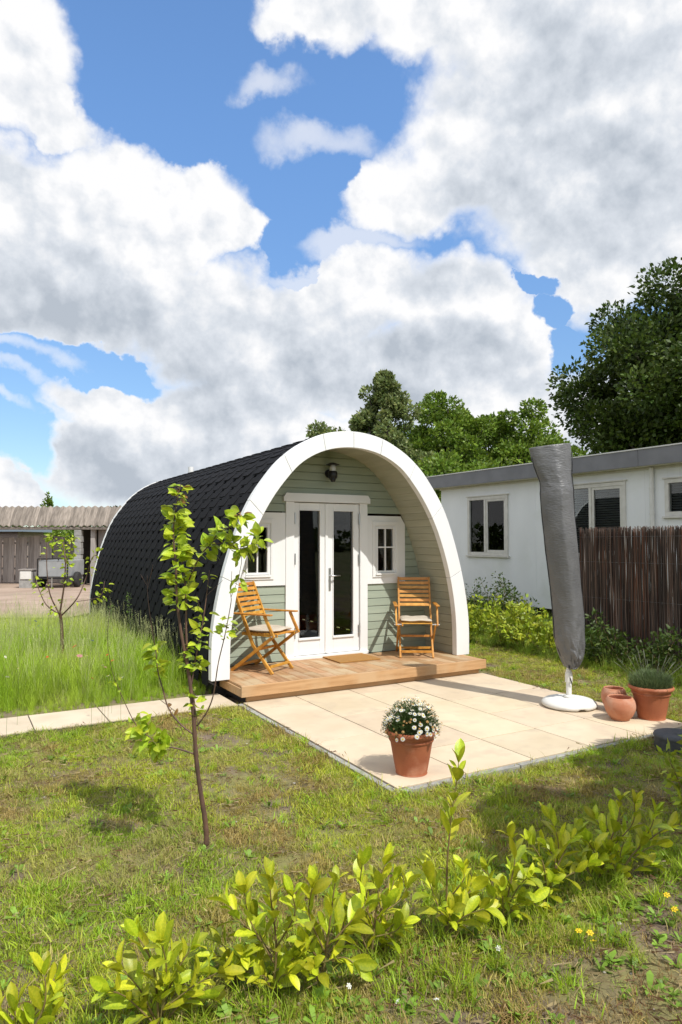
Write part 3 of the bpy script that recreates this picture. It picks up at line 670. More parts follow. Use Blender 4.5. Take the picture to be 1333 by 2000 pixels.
MB().tube([(-.0, -.034, .29), (.012, -.046, .25), (.02, -.04, .22)], .005, 6).build('strap', M['black'], par)
MB().lathe([(0, .088), (.05, .088), (.055, .10), (.031, .112), (.028, .112)], 40).build('base_socket', M['plastic'], par, smooth=True)
def basepart():
    b = MB(); prof = [(0, .088), (.08, .088), (.17, .082), (.225, .070), (.258, .050), (.268, .030), (.262, .012), (.245, .004), (0, .004)]
    n = 64; v = []; f = []
    for r, z_ in prof:
        for k in range(n):
            a = 2 * math.pi * k / n; zz = z_
            if r > .2 and z_ < .02 and abs(math.atan2(math.sin(a + 1.35), math.cos(a + 1.35))) < .13: zz = z_ + .014
            v.append((r * math.cos(a), r * math.sin(a), zz))
    for i in range(len(prof) - 1):
        for k in range(n): a = i * n + k; q = i * n + (k + 1) % n; f.append((a, a + n, q + n, q))
    o = mesh('base', v, f, M['plastic'], par, True); return o
basepart()

# ------------------------------------------------------------------ pots
def pot_mesh(kind, h, r):
    if kind == 'rim':   # classic pot with rolled rim
        P = [(0, 0), (r * .56, 0), (r * .60, .01), (r * .70, h * .35), (r * .80, h * .70), (r * .84, h * .74), (r * .865, h * .78), (r * .84, h * .80), (r * .86, h * .84), (r * .93, h * .875), (r * .99, h * .91), (r, h * .945), (r * .98, h * .98), (r * .93, h), (r * .87, h * .985), (r * .84, h * .93), (r * .80, h * .80), (0, h * .80)]
    else:
        P = [(0, 0), (r * .55, 0), (r * .60, .008), (r * .78, h * .18), (r * .93, h * .38), (r, h * .55), (r * .985, h * .72), (r * .93, h * .86), (r * .86, h * .94), (r * .80, h), (r * .74, h), (r * .72, h * .96), (r * .82, h * .80), (r * .86, h * .60), (r * .5, h * .3), (0, h * .3)]
    return P
def smooth_prof(P, n=3):
    return [tuple(a) for a in catmull(P, n)]
def pot(px, py, kind, h, r, label, m, lean=0, soil=True, grp='terracotta pots on the patio'):
    g = gnd(px, py); o = empty('flower_pot', (g.x, g.y, .0015), random.uniform(0, 6), label, 'plant pot', grp)
    MB().lathe(smooth_prof(pot_mesh(kind, h, r)), 48).build('pot_body', m, o, smooth=True)
    if soil: MB().lathe([(0, h * .86), (r * .4, h * .865), (r * .80, h * .84)] if kind == 'rim' else [(0, h * .72), (r * .83, h * .70)], 30).build('soil', M['soil'], o)
    return g
pA = pot(804, 1508, 'rim', .305, .187, 'large terracotta pot holding the bush of white daisies', M['terra'])
pB = pot(1273, 1402, 'rim', .30, .20, 'large terracotta pot holding the lavender at the patio edge', M['terra'])
pC = pot(1212, 1405, 'bowl', .205, .137, 'small rounded empty terracotta pot in front of its twin', M['terra2'], soil=False)
pD = pot(1200, 1387, 'bowl', .215, .118, 'small empty terracotta pot behind the rounded one', M['terra2'], soil=False)
# daisy bush
def leafcards(n, fn, lw, ll_, rs):
    V = np.zeros((n, 4, 3)); 
    for i in range(n):
        p, d = fn(i); p = np.array(p); d = np.array(d); d /= np.linalg.norm(d) + 1e-9
        s = np.cross(d, rs.randn(3)); s /= np.linalg.norm(s) + 1e-9; L = ll_ * rs.uniform(.6, 1.2); w_ = lw * rs.uniform(.7, 1.2)
        V[i] = [p, p + d * L * .5 + s * w_, p + d * L, p + d * L * .5 - s * w_]
    return V.reshape(-1, 3).tolist(), [(4 * i, 4 * i + 1, 4 * i + 2, 4 * i + 3) for i in range(n)]
rs = np.random.RandomState(5)
daisy = empty('daisy_bush', (pA.x, pA.y, .25), 0, 'round bush of white daisies with yellow centres in the terracotta pot', 'flowering plant')
def fdome(i):
    th = rs.uniform(0, 6.28); ph = math.acos(rs.uniform(-.2, 1)); r = rs.uniform(.3, .97) * .20
    p = (r * math.sin(ph) * math.cos(th), r * math.sin(ph) * math.sin(th), .06 + r * math.cos(ph) * 1.0)
    return p, (p[0] + rs.randn() * .06, p[1] + rs.randn() * .06, .08)
v, f = leafcards(5200, fdome, .003, .03, rs); tag(mesh('foliage', v, f, M['daisyleaf'], daisy), kind='stuff')
def flower_mesh(pm, cm, n=11, r=.015):
    v = []; f = []; mi = []
    for k in range(n):
        a = 2 * math.pi * k / n; w_ = .9 * math.pi / n; b = len(v)
        v += [(.004 * math.cos(a), .004 * math.sin(a), .001), (r * .7 * math.cos(a - w_), r * .7 * math.sin(a - w_), .002), (r * math.cos(a), r * math.sin(a), 0), (r * .7 * math.cos(a + w_), r * .7 * math.sin(a + w_), .002)]
        f.append((b, b + 1, b + 2, b + 3)); mi.append(0)
    b = len(v); v.append((0, 0, .006)); m_ = 8
    for k in range(m_): a = 2 * math.pi * k / m_; v.append((.0052 * math.cos(a), .0052 * math.sin(a), .0025))
    for k in range(m_): f.append((b, b + 1 + k, b + 1 + (k + 1) % m_)); mi.append(1)
    me = bpy.data.meshes.new('flower_head'); me.from_pydata(v, [], f); me.materials.append(pm); me.materials.append(cm)
    me.polygons.foreach_set('material_index', mi); me.update(); return me
fm = flower_mesh(M['petal'], M['yellow'], 11, .0175); fb = flower_mesh(M['budbrown'], M['budbrown'], 7, .011)
for i in range(230):
    th = rs.uniform(0, 6.28); ph = math.acos(rs.uniform(-.15, 1)); r = .203 + rs.uniform(-.03, .02)
    white = rs.rand() < .55; p = Vector((r * 1.02 * math.sin(ph) * math.cos(th), r * 1.02 * math.sin(ph) * math.sin(th), .06 + r * 1.02 * math.cos(ph)))
    o = link('flower_head' if white else 'faded_flower_head', fm if white else fb, None, daisy); nrm = (p - Vector((0, 0, .0)) + Vector(rs.randn(3) * .04)).normalized()
    o.location = p; o.rotation_euler = nrm.to_track_quat('Z', 'Y').to_euler(); s_ = rs.uniform(.75, 1.1); o.scale = (s_,) * 3
b = MB()
for i in range(60):
    th = rs.uniform(0, 6.28); r = rs.uniform(.02, .15); b.tube([(r * .5 * math.cos(th), r * .5 * math.sin(th), 0), (r * math.cos(th), r * math.sin(th), .2)], .0012, 4, False)
b.build('stems', M['daisyleaf'], daisy)
# lavender
lav = empty('lavender_plant', (pB.x, pB.y, .25), 0, 'green lavender with thin pale spikes in the pot at the patio edge', 'potted plant')
def flav(i):
    th = rs.uniform(0, 6.28); r = .17 * math.sqrt(rs.rand()); h = rs.uniform(0, .16) * (1 - (r / .2) ** 2 * .5)
    return (r * math.cos(th), r * math.sin(th), h), (math.cos(th) * r * 4 + rs.randn() * .25, math.sin(th) * r * 4 + rs.randn() * .25, 1)
v, f = leafcards(5200, flav, .002, .065, rs); tag(mesh('foliage', v, f, M['lavender'], lav), kind='stuff')
for i in range(34):
    th = rs.uniform(0, 6.28); r = .12 * math.sqrt(rs.rand()); L = rs.uniform(.14, .30); dx, dy = (math.cos(th) * r * 1.7 + rs.randn() * .03) , (math.sin(th) * r * 1.7 + rs.randn() * .03)
    a = Vector((r * math.cos(th), r * math.sin(th), .08)); e_ = a + Vector((dx, dy, L))
    MB().tube([a, a.lerp(e_, .6), a.lerp(e_, .82), a.lerp(e_, .9), e_], [.0009, .0009, .0022, .0024, .0008], 5, False).build('flower_spike', M['lavspike'], lav)
# manhole / round lid
g = gnd(1322, 1462); o = empty('round_lid', (g.x + .02, g.y, 0), 0, 'dark grey round plastic lid raised above the lawn near the pots', 'lid')
MB().lathe([(0, .115), (.15, .117), (.175, .112), (.182, .10), (.182, .092)], 48).build('cover_disc', M['bin'], o, smooth=True)
MB().lathe([(.174, .091), (.174, -.04)], 48).build('collar_ring', M['bin'], o, smooth=True)
MB().lathe([(.0, .121), (.02, .121), (.03, .118)], 16).build('knob', M['bin'], o, smooth=True)

# ------------------------------------------------------------------ neighbouring mobile home
WX = 10.70
mh = empty('mobile_home', (WX, 9, 0), 0, 'long white mobile home with grey roof fascia behind the garden', 'mobile home')
def Lm(x0, x1, y0, y1, z0, z1): return (x0 - WX, x1 - WX, y0 - 9, y1 - 9, z0, z1)
WIN = [(11.31, 12.56, 1.36, 2.62), (8.27, 9.62, 1.38, 2.69), (5.9, 7.38, 2.12, 2.66)]
yl = [1.0, 3.4, 5.9, 7.38, 7.83, 8.27, 9.62, 10.45, 11.31, 12.56, 13.58]
for a, b in zip(yl[:-1], yl[1:]):
    w = next((q for q in WIN if abs(q[0] - a) < .01), None)
    if w:
        MB().bb(*Lm(WX, WX + .06, a, b, .25, w[2])).build('wall_panel', M['cwall'], mh)
        MB().bb(*Lm(WX, WX + .06, a, b, w[3], 2.95)).build('wall_panel', M['cwall'], mh)
    else: MB().bb(*Lm(WX, WX + .06, a + .0015, b - .0015, .25, 2.95)).build('wall_panel', M['cwall'], mh)
MB().bb(*Lm(WX, 14.2, 13.582, 13.64, .25, 2.95)).build('end_wall', M['cwall'], mh)
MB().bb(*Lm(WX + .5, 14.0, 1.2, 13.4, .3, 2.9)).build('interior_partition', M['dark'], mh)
MB().bb(*Lm(WX + .25, 14, 1.2, 13.5, -.05, .248)).build('underfloor_shade', M['dark'], mh)  # dark block filling the gap below the floor; its colour stands for shade
MB().bb(*Lm(WX - .035, WX + .0, 1.0, 13.66, 2.905, 2.945)).build('drip_edge', M['frame'], mh)
for a, b in ((1.0, 7.75), (7.756, 13.96)):
    MB().bb(*Lm(WX - .28, WX - .25, a, b, 2.95, 3.24)).build('roof_fascia', M['fascia'], mh)
    MB().bb(*Lm(WX - .295, WX - .235, a, b, 3.2405, 3.262)).build('roof_trim', M['plastic'], mh)
    MB().bb(*Lm(WX - .25, WX - .0, a, b, 2.946, 2.962)).build('soffit', M['frame'], mh)
MB().bb(*Lm(WX - .25, 14.5, 13.961, 13.98, 2.95, 3.24)).build('roof_fascia', M['fascia'], mh)
MB().bb(*Lm(WX - .24, 14.5, 1.0, 13.95, 3.17, 3.235)).build('roof', M['roofing'], mh)
MB().tube([(-.05, 7.66 - 9, .3), (-.05, 7.66 - 9, 2.93)], .04, 14).build('downpipe', M['plastic'], mh)
for z_ in (2.1, 2.55): MB().tube([(-.05, 7.66 - 9, z_), (-.05, 7.66 - 9, z_ + .03)], .046, 14).build('pipe_clip', M['plastic'], mh)
def fr2(name, y0, y1, z0, z1, t, xa, xb, m, parent, bev=.004):
    b = MB(); b.bb(*Lm(xa, xb, y0, y1, z0, z0 + t)); b.bb(*Lm(xa, xb, y0, y1, z1 - t, z1)); b.bb(*Lm(xa, xb, y0, y0 + t, z0 + t, z1 - t)); b.bb(*Lm(xa, xb, y1 - t, y1, z0 + t, z1 - t))
    return b.build(name, m, parent, bevel=bev)
for (y0, y1, z0, z1) in WIN:
    w = fr2('window', y0 - .05, y1 + .05, z0 - .05, z1 + .05, .075, WX - .03, WX + .055, M['frame'], mh)
    ym = y0 + (y1 - y0) * .55
    MB().bb(*Lm(WX - .035, WX + .05, ym - .03, ym + .03, z0 + .026, z1 - .026)).build('mullion', M['frame'], w, bevel=.004)
    fr2('sash', y0 + .026, ym - .032, z0 + .026, z1 - .026, .05, WX - .02, WX + .03, M['frame'], w)
    b = MB().bb(*Lm(WX + .012, WX + .018, ym + .03, y1 - .026, z0 + .026, z1 - .026)).build('glass_pane', M['glass'], w)
    b = MB().bb(*Lm(WX + .0, WX + .006, y0 + .07, ym - .08, z0 + .07, z1 - .07)).build('glass_pane', M['glass'], w)
    MB().bb(*Lm(WX - .055, WX - .0, y0 - .09, y1 + .09, z0 - .085, z0 - .052)).build('sill', M['frame'], w)
    MB().bb(*Lm(WX - .05, WX - .0, y0 - .08, y1 + .08, z1 + .052, z1 + .075)).build('drip_cap', M['frame'], w)
    nbl = int((z1 - z0) / .045)
    for k in range(nbl):
        zc = z0 + .04 + k * .045
        if y0 > 11 and k < 0: continue
        MB().box((.10, (y0 + y1) / 2 - 9, zc), (.042, y1 - y0 - .02, .003), Matrix.Rotation(R(38 if y0 < 11 else 70), 3, 'Y')).build('blind_slat', M['blind'], w)

# ------------------------------------------------------------------ brushwood fence
fx = 7.9
fn_ = empty('brushwood_fence', (fx, 5, 0), 0, 'dark brown brushwood screen fence standing in front of the mobile home', 'fence')
V = []; F = []; TC = []; rs = np.random.RandomState(11)
for i in range(1500):
    y = 6.86 - i * .0027 + rs.randn() * .003; x = rs.uniform(-.03, .03); lean = rs.randn() * .018; h = 1.80 + rs.uniform(-.035, .045); r = rs.uniform(.0045, .0085)
    c = rs.choice([0, 1, 2], p=[.62, .23, .15]); tint = [(1, 1, 1), (2.3, 2.1, 1.95), (1.7, 1.05, .8)][c]; tint = np.array(tint) * rs.uniform(.6, 1.25); b0 = len(V)
    seg = 5; wob = rs.randn(seg + 1) * .004
    for s in range(seg + 1):
        t = s / seg
        for k in range(3):
            a = 2.09 * k + i; V.append((x + wob[s] + r * math.cos(a) * (1 - .4 * t), y - 5 + lean * (t - .5) + wob[(s + 2) % 6] + r * math.sin(a) * (1 - .4 * t), t * h)); TC.append((*tint, 1))
    for s in range(seg):
        for k in range(3): a = b0 + s * 3 + k; q = b0 + s * 3 + (k + 1) % 3; F.append((a, q, q + 3, a + 3))
o = mesh('brushwood', V, F, M['reed'], fn_); ca = o.data.color_attributes.new('tint', 'FLOAT_COLOR', 'POINT'); ca.data.foreach_set('color', np.array(TC).ravel()); tag(o, kind='stuff')
for y in (6.84, 5.0, 3.2): MB().bb(.03, .09, y - 5.03, y - 4.97, 0, 1.74).build('fence_post', M['greywood'], fn_)
for z_ in (.35, .85, 1.35, 1.70): MB().tube([(-.024, 1.86, z_), (-.024, 0, z_ + .01), (-.024, -2.1, z_)], .0022, 5).build('wire', M['wire'], fn_)
MB().bar((.11, 1.5, .5), (.11, -.6, 1.45), .07, .03).build('brace', M['greywood'], fn_)

# ------------------------------------------------------------------ far left yard: shed, fence, trailer
DD = 24.0; PXM = FPX / DD
def F0(px, v=0): p = FH * (DD + v) + RT * ((px - 666.5) / FPX * (DD + v)); return p
def H(py): return 1.65 + (1056 - py) / PXM
def fempty(name, px, v, *a): p = F0(px, v); return empty(name, (p.x, p.y, 0), -YAW, *a)
sh = fempty('wooden_shelter', 100, 1.0, 'weathered shelter with ribbed curved board roof left of the pod', 'shed')
def ux(px): return (px - 100) / PXM
# roof of curved overlapping boards
px = -420; k = 0
while px < 262:
    w_ = 13.2; x0 = ux(px); x1 = ux(px + w_ + .8); dz = .012 * (k % 2); v = []; f = []
    for i in range(8):
        a = i / 7 * 1.35; yy = -.0 + .42 * math.sin(a); zz = 2.17 + .70 * (1 - math.cos(a)) * 0 + .72 * math.sin(a) ** .9 if a > 0 else 2.17
        for (xx, dd) in ((x0, 0), ((x0 + x1) / 2, .07), (x1, 0)): v.append((xx, yy, zz + dz + dd))
    nv = len(v); v += [(p[0], p[1] + .0, p[2] - .03) for p in v]
    for i in range(7):
        for j in range(2): a_ = i * 3 + j; f.append((a_, a_ + 1, a_ + 4, a_ + 3)); f.append((nv + a_, nv + a_ + 3, nv + a_ + 4, nv + a_ + 1))
    for j in range(2): f.append((j, nv + j, nv + j + 1, j + 1))
    for i in range(7): f.append((i * 3, i * 3 + 3, nv + i * 3 + 3, nv + i * 3)); f.append((i * 3 + 2, nv + i * 3 + 2, nv + i * 3 + 5, i * 3 + 5))
    mesh('roof_board', v, f, M['roofboard'], sh); px += w_; k += 1
MB().bb(ux(-420), ux(262), .03, .08, 2.06, 2.155).build('eave_beam', M['roofboard'], sh)
MB().bb(ux(-420), ux(262), .03, 2.6, 2.09, 2.1).build('ceiling', M['greywood'], sh)
for k in range(9):
    z0 = .02 + k * .225; MB().bb(ux(147 + (k % 2)), ux(161 + (k % 2)), .0, .25, z0, z0 + .218).build('pillar_block', M['block'], sh, bevel=.01, seg=1)
for k in range(6): MB().bb(ux(187 + k * 12), ux(198.6 + k * 12), .5, .54, .02, 2.08).build('wall_plank', M['greywood'], sh)
MB().bb(ux(177), ux(186), .2, .36, .02, 2.08).build('post', M['greywood'], sh)
MB().bb(ux(150), ux(262), 2.6, 2.66, .02, 2.08).build('back_wall', M['dark'], sh)  # deep shade inside the shelter is put into this wall's dark colour
MB().bb(ux(149), ux(153), .25, 2.6, .02, 2.08).build('side_wall', M['dark'], sh)  # same dark colour, standing for the shade within the shelter
MB().bb(ux(-420), ux(-416), .1, .3, .0, 2.06).build('post', M['greywood'], sh)
# board fence
bf_ = fempty('board_fence', 60, 2.2, 'weathered grey vertical board fence behind the trailer', 'fence')
sc_ = (DD + 2.2) / DD
for k in range(34):
    px = -260 + k * 12.2; zt = 1.76 + (.10 * math.exp(-((px - 85) / 30) ** 2)) - (.0 if px < 120 else .1); fr_ = k % 2
    xa = (px - 60) / PXM * sc_; MB().bb(xa, xa + .195 * sc_, -.03 - .05 * fr_, -.005 - .05 * fr_, .06, zt).build('fence_board', M['greywood'], bf_)
for z_ in (.55, 1.0, 1.52): MB().bb(-5.7, 1.6, .0, .045, z_, z_ + .07).build('fence_rail', M['greywood'], bf_)
# low outbuilding behind the fence
ob = fempty('garden_shed', 0, 4.6, 'low outbuilding with blue grey roof edge behind the board fence', 'shed')
MB().bb(-4, .75, 0, 2.5, 0, 2.02).build('wall', M['pinkwall'], ob)
MB().bb(-4.2, 1.05, -.2, 2.7, 2.025, 2.2).build('roof_edge', M['bluegrey'], ob)
# trailer
tr = fempty('trailer', 105, -.4, 'small grey box trailer parked in front of the board fence', 'trailer')
MB().bb(-.5, .48, 0, 1.6, .40, .96).build('trailer_body', M['trailer'], tr, bevel=.02)
b = MB(); 
for a, c in (((-.52, -.02, 1.02), (.66, -.02, 1.02)), ((-.52, -.02, .35), (-.52, -.02, 1.02)), ((-.2, -.02, .97), (-.2, -.02, 1.02)), ((.2, -.02, .97), (.2, -.02, 1.02)), ((.52, -.02, .35), (.52, -.02, 1.02)), ((-.52, -.02, .36), (.52, -.02, .36))): b.tube([a, c], .022, 6)
b.build('rack_frame', M['black'], tr)
for s in (-.62, .62):
    w = MB().lathe([(0, -.08), (.2, -.08), (.27, -.06), (.28, 0), (.27, .06), (.2, .08), (0, .08)], 24).build('wheel', M['rubber'], tr, smooth=True); w.location = (s, .6, .28); w.rotation_euler = (0, R(90), 0)
MB().tube([(.02, -.1, .38), (.02, -.1, .0)], .02, 8).build('prop_stand', M['steel'], tr)
MB().bb(-.3, .3, -.06, -.02, .33, .38).build('light_bar', M['black'], tr)
# grey box with notice
nb_ = fempty('utility_box', 52, -.3, 'small grey cabinet with a blank white panel beside the trailer', 'cabinet')
MB().bb(-.22, .22, 0, .35, 0, .62).build('cabinet_body', M['block'], nb_, bevel=.01)
MB().bb(-.25, .25, -.03, .38, .621, .66).build('lid', M['greywood'], nb_)
MB().bb(-.17, .2, -.03, -.001, .32, .585).build('white_panel', M['plastic'], nb_)

# ------------------------------------------------------------------ leaves and plants
def leaf_mesh(name, L, Wd, curl, fold, m, seed, nseg=7, vein=True, shape=.55):
    r_ = random.Random(seed); v = []; f = []; tcol = []
    for i in range(nseg + 1):
        t = i / nseg; w_ = Wd * .5 * (math.sin(math.pi * min(1, t ** shape * 1.0)) ** (.75 if shape < 1 else .62) if 0 < t < 1 else 0.05)
        y = L * t * (1 - .12 * abs(curl) * t); z = -curl * L * t * t * .5; tw = .15 * math.sin(3 * t + seed)
        for j, s in enumerate((-1, -.5, 0, .5, 1)):
            zz = z + abs(s) * w_ * fold + .012 * L * math.sin(t * 14 + seed + s) * abs(s); v.append((s * w_, y, zz + s * w_ * tw))
            c = (1.25, 1.2, 1.5) if s == 0 else (.94 + .06 * abs(s),) * 3
            if not vein: c = (1, 1, 1)
            tcol.append((*c, 1))
    for i in range(nseg):
        for j in range(4): a = i * 5 + j; f.append((a, a + 1, a + 6, a + 5))
    me = bpy.data.meshes.new(name); me.from_pydata(v, [], f); me.update(); me.materials.append(m); me.shade_smooth()
    ca = me.color_attributes.new('vein', 'FLOAT_COLOR', 'POINT'); ca.data.foreach_set('color', np.array(tcol).ravel()); return me
LAUR = [leaf_mesh('leaf', 1, w_, c, fo, M['laurel'], s, 8, True, sh_) for s, (w_, c, fo, sh_) in enumerate([(.42, .35, .35, 1.3), (.46, .6, .22, 1.2), (.38, .15, .45, 1.35), (.44, .9, .3, 1.25), (.40, -.25, .3, 1.15)])]
APP = [leaf_mesh('leaf', 1, w_, c, fo, M['apple'], s, 6, True, .8) for s, (w_, c, fo) in enumerate([(.62, .5, .3), (.68, .8, .15), (.58, .3, .4), (.55, 1.1, .3)])]
RED = [leaf_mesh('leaf', 1, .5, .5, .4, M['red_leaf'], 3, 6, False, .8)]
def put_leaf(parent, meshes, p, d, size, rs, up=Vector((0, 0, 1)), flat=.35):
    d = Vector(d).normalized(); n_ = (up + Vector(rs.randn(3) * flat)); n_ = (n_ - d * n_.dot(d))
    if n_.length < .05: n_ = d.orthogonal()
    n_.normalize(); x = d.cross(n_); Mx = Matrix((x, d, n_)).transposed().to_4x4()
    o = link('leaf', meshes[rs.randint(len(meshes))], None, parent); o.matrix_local = Matrix.Translation(Vector(p)) @ Mx @ Matrix.Scale(size, 4)
    return o
def spline(P, step=.02):
    P = [np.array(p, float) for p in P]
    C_ = catmull([tuple(p) for p in P], 10) if len(P) > 2 else [P[0] + (P[1] - P[0]) * i / 10 for i in range(11)]
    return [Vector(c) for c in C_]
def shoot(parent, base, pts, r0, r1, meshes, size, spacing, rs, start=.25, m='twig', droop=.3, name='stem', topclump=3, flat=.35, spread=1.0):
    S = spline([Vector(p) - base for p in pts]); MB().tube(S, list(np.linspace(r0, r1, len(S))), 7).build(name, M[m], parent, smooth=True)
    L = [0]; 
    for a, b in zip(S[:-1], S[1:]): L.append(L[-1] + (b - a).length)
    tot = L[-1]; s = tot * start; ang = rs.uniform(0, 6.28)
    while s < tot:
        i = min(len(S) - 2, max(0, int(np.searchsorted(L, s)) - 1)); t = (s - L[i]) / max(1e-6, L[i + 1] - L[i]); p = S[i].lerp(S[i + 1], min(1, t)); d = (S[i + 1] - S[i]).normalized()
        o_ = d.orthogonal().normalized(); side = Matrix.Rotation(ang, 3, d) @ o_; u = s / tot
        dirn = side * spread * (1.0 - .45 * u) + d * (.45 + .6 * u) + Vector((0, 0, .15 - droop * (1 - u)))
        put_leaf(parent, meshes, p + side * r0, dirn, size * rs.uniform(.5, 1.2) * (1 if u < .8 else .8), rs, up=(d * .9 + Vector((0, 0, .6)) - side * .3), flat=flat)
        ang += 2.4 + rs.randn() * .3; s += spacing * rs.uniform(.7, 1.3)
    for k in range(topclump):
        side = Matrix.Rotation(k * 2.1 + ang, 3, d) @ o_
        put_leaf(parent, meshes, S[-1], d * 1.0 + side * .5 * spread, size * rs.uniform(.6, .95), rs, up=side * -1 + Vector((0, 0, .4)), flat=flat)

PL = [
 ('young laurel at the bottom left corner of the lawn, cut by the frame', (35, 2045), [[(40, 2045), (85, 1970), (88, 1905)], [(20, 2045), (0, 1975)], [(60, 2045), (30, 1975)], [(60, 2040), (95, 2000), (110, 1950)]], 1),
 ('laurel shrub with dense yellow green leaves, second from the left', (312, 1998), [[(315, 1995), (300, 1890), (270, 1830)], [(318, 1980), (325, 1890), (315, 1840)], [(318, 1960), (350, 1890), (372, 1855)], [(320, 1970), (380, 1925), (425, 1900)], [(312, 1990), (250, 1950), (215, 1935)], [(318, 1990), (360, 1955), (400, 1945)], [(310, 1990), (275, 1935), (240, 1895)], [(318, 1980), (360, 1920), (385, 1900)]], 1),
 ('little laurel sprout low in the grass between two bigger laurels', (462, 1915), [[(460, 1915), (470, 1890), (490, 1862)], [(465, 1915), (490, 1890), (505, 1875)]], .8),
 ('upright slender laurel with long pointed leaves, left of the densest laurel', (533, 1938), [[(533, 1938), (540, 1850), (530, 1760), (528, 1725)], [(535, 1880), (490, 1800), (478, 1745)], [(540, 1850), (575, 1790), (572, 1750)], [(535, 1860), (480, 1810), (450, 1770)], [(533, 1900), (565, 1880), (575, 1870)], [(533, 1870), (510, 1830), (500, 1790)]], 1),
 ('dense laurel in the middle of the front row', (628, 1922), [[(628, 1922), (640, 1840), (650, 1760), (655, 1725)], [(635, 1860), (605, 1790), (610, 1735)], [(640, 1850), (685, 1800), (712, 1770)], [(630, 1880), (670, 1870), (690, 1880)], [(630, 1880), (595, 1840)], [(635, 1870), (670, 1820), (665, 1780)]], 1),
 ('bushy laurel right of the middle, left of the tall one', (725, 1866), [[(725, 1866), (735, 1780), (742, 1720), (752, 1690)], [(730, 1810), (705, 1740), (708, 1690)], [(735, 1790), (780, 1760), (792, 1735)], [(730, 1830), (770, 1820), (785, 1805)], [(730, 1820), (690, 1780)], [(733, 1800), (760, 1750), (770, 1720)], [(727, 1850), (750, 1840), (770, 1850)]], 1),
 ('tallest laurel of the row, a thin bare stem with a leafy top', (874, 1826), [[(874, 1826), (873, 1740), (875, 1670), (884, 1580), (892, 1530), (896, 1490)], [(873, 1805), (848, 1750), (835, 1705)], [(873, 1800), (900, 1760), (920, 1740)], [(873, 1815), (900, 1795), (945, 1775)], [(873, 1760), (905, 1720), (905, 1700)]], 1),
 ('low spreading laurel just right of the tallest one', (985, 1802), [[(975, 1800), (965, 1740), (952, 1700)], [(980, 1790), (990, 1730), (1003, 1700)], [(985, 1790), (1025, 1765), (1055, 1770)], [(978, 1790), (935, 1765), (915, 1740)], [(990, 1760), (1006, 1680), (1000, 1640)], [(985, 1780), (1015, 1730), (1030, 1715)]], 1),
 ('leafy laurel with a forked top, third from the right', (1068, 1752), [[(1068, 1752), (1062, 1690), (1040, 1650)], [(1068, 1752), (1088, 1690), (1090, 1640), (1075, 1600)], [(1085, 1700), (1110, 1650), (1125, 1625)], [(1080, 1725), (1130, 1700), (1150, 1690)], [(1068, 1740), (1030, 1710)], [(1080, 1720), (1085, 1680), (1068, 1655)]], 1),
 ('tall laurel near the right edge with upright shoots', (1168, 1718), [[(1168, 1718), (1190, 1650), (1208, 1600), (1212, 1565)], [(1190, 1660), (1235, 1610), (1240, 1570)], [(1180, 1690), (1165, 1670), (1150, 1645)], [(1170, 1700), (1205, 1680), (1225, 1665)], [(1170, 1710), (1140, 1690)], [(1185, 1670), (1180, 1630), (1165, 1600)]], 1),
 ('laurel whose long branch leans out of the right side of the photo', (1205, 1716), [[(1203, 1716), (1235, 1670), (1290, 1625), (1345, 1605)], [(1220, 1690), (1260, 1660), (1285, 1650)], [(1206, 1714), (1240, 1700), (1270, 1690)], [(1245, 1660), (1270, 1620), (1280, 1590)]], 1),
]
for li, (lab, b0, sh_, sz) in enumerate(PL):
    rs = np.random.RandomState(100 + li); g = gnd(*b0); g.z = float(soilz(np.array(g.x), np.array(g.y))); dep = (g - CP).dot(FW)
    e_ = empty('laurel_shrub', g, 0, lab, 'shrub', 'young laurels planted along the front of the lawn')
    for si, s_ in enumerate(sh_):
        dd = rs.uniform(-.09, .09) * (si > 0); n_ = len(s_); pts = [at(p[0], p[1], dep + dd * i / max(1, n_ - 1)) for i, p in enumerate(s_)]
        if s_[0][1] > b0[1] - 12: pts[0] = g.copy()
        tall = li == 6 and si == 0
        shoot(e_, g, pts, .0055 if si == 0 else .0035, .0018, LAUR, .104 * sz * (1.15 if li == 6 else 1), .0235 if not tall else .026, rs, start=.55 if tall else (.36 if si == 0 else .22), droop=.12, topclump=3, flat=.4, spread=.8)

    rs = np.random.RandomState(600 + li)
    for q in range(4 if li else 2):                                        # low side shoots that fill the foot of each laurel
        a = rs.uniform(0, 6.28); r = rs.uniform(.07, .15); h_ = rs.uniform(.09, .22)
        tip = g + Vector((r * math.cos(a), r * math.sin(a) * .7, h_)); shoot(e_, g, [g.copy(), g.lerp(tip, .5) + Vector((0, 0, .03)), tip], .003, .0015, LAUR, .088, .024, rs, start=.25, droop=.2, topclump=3, flat=.5, spread=.9)

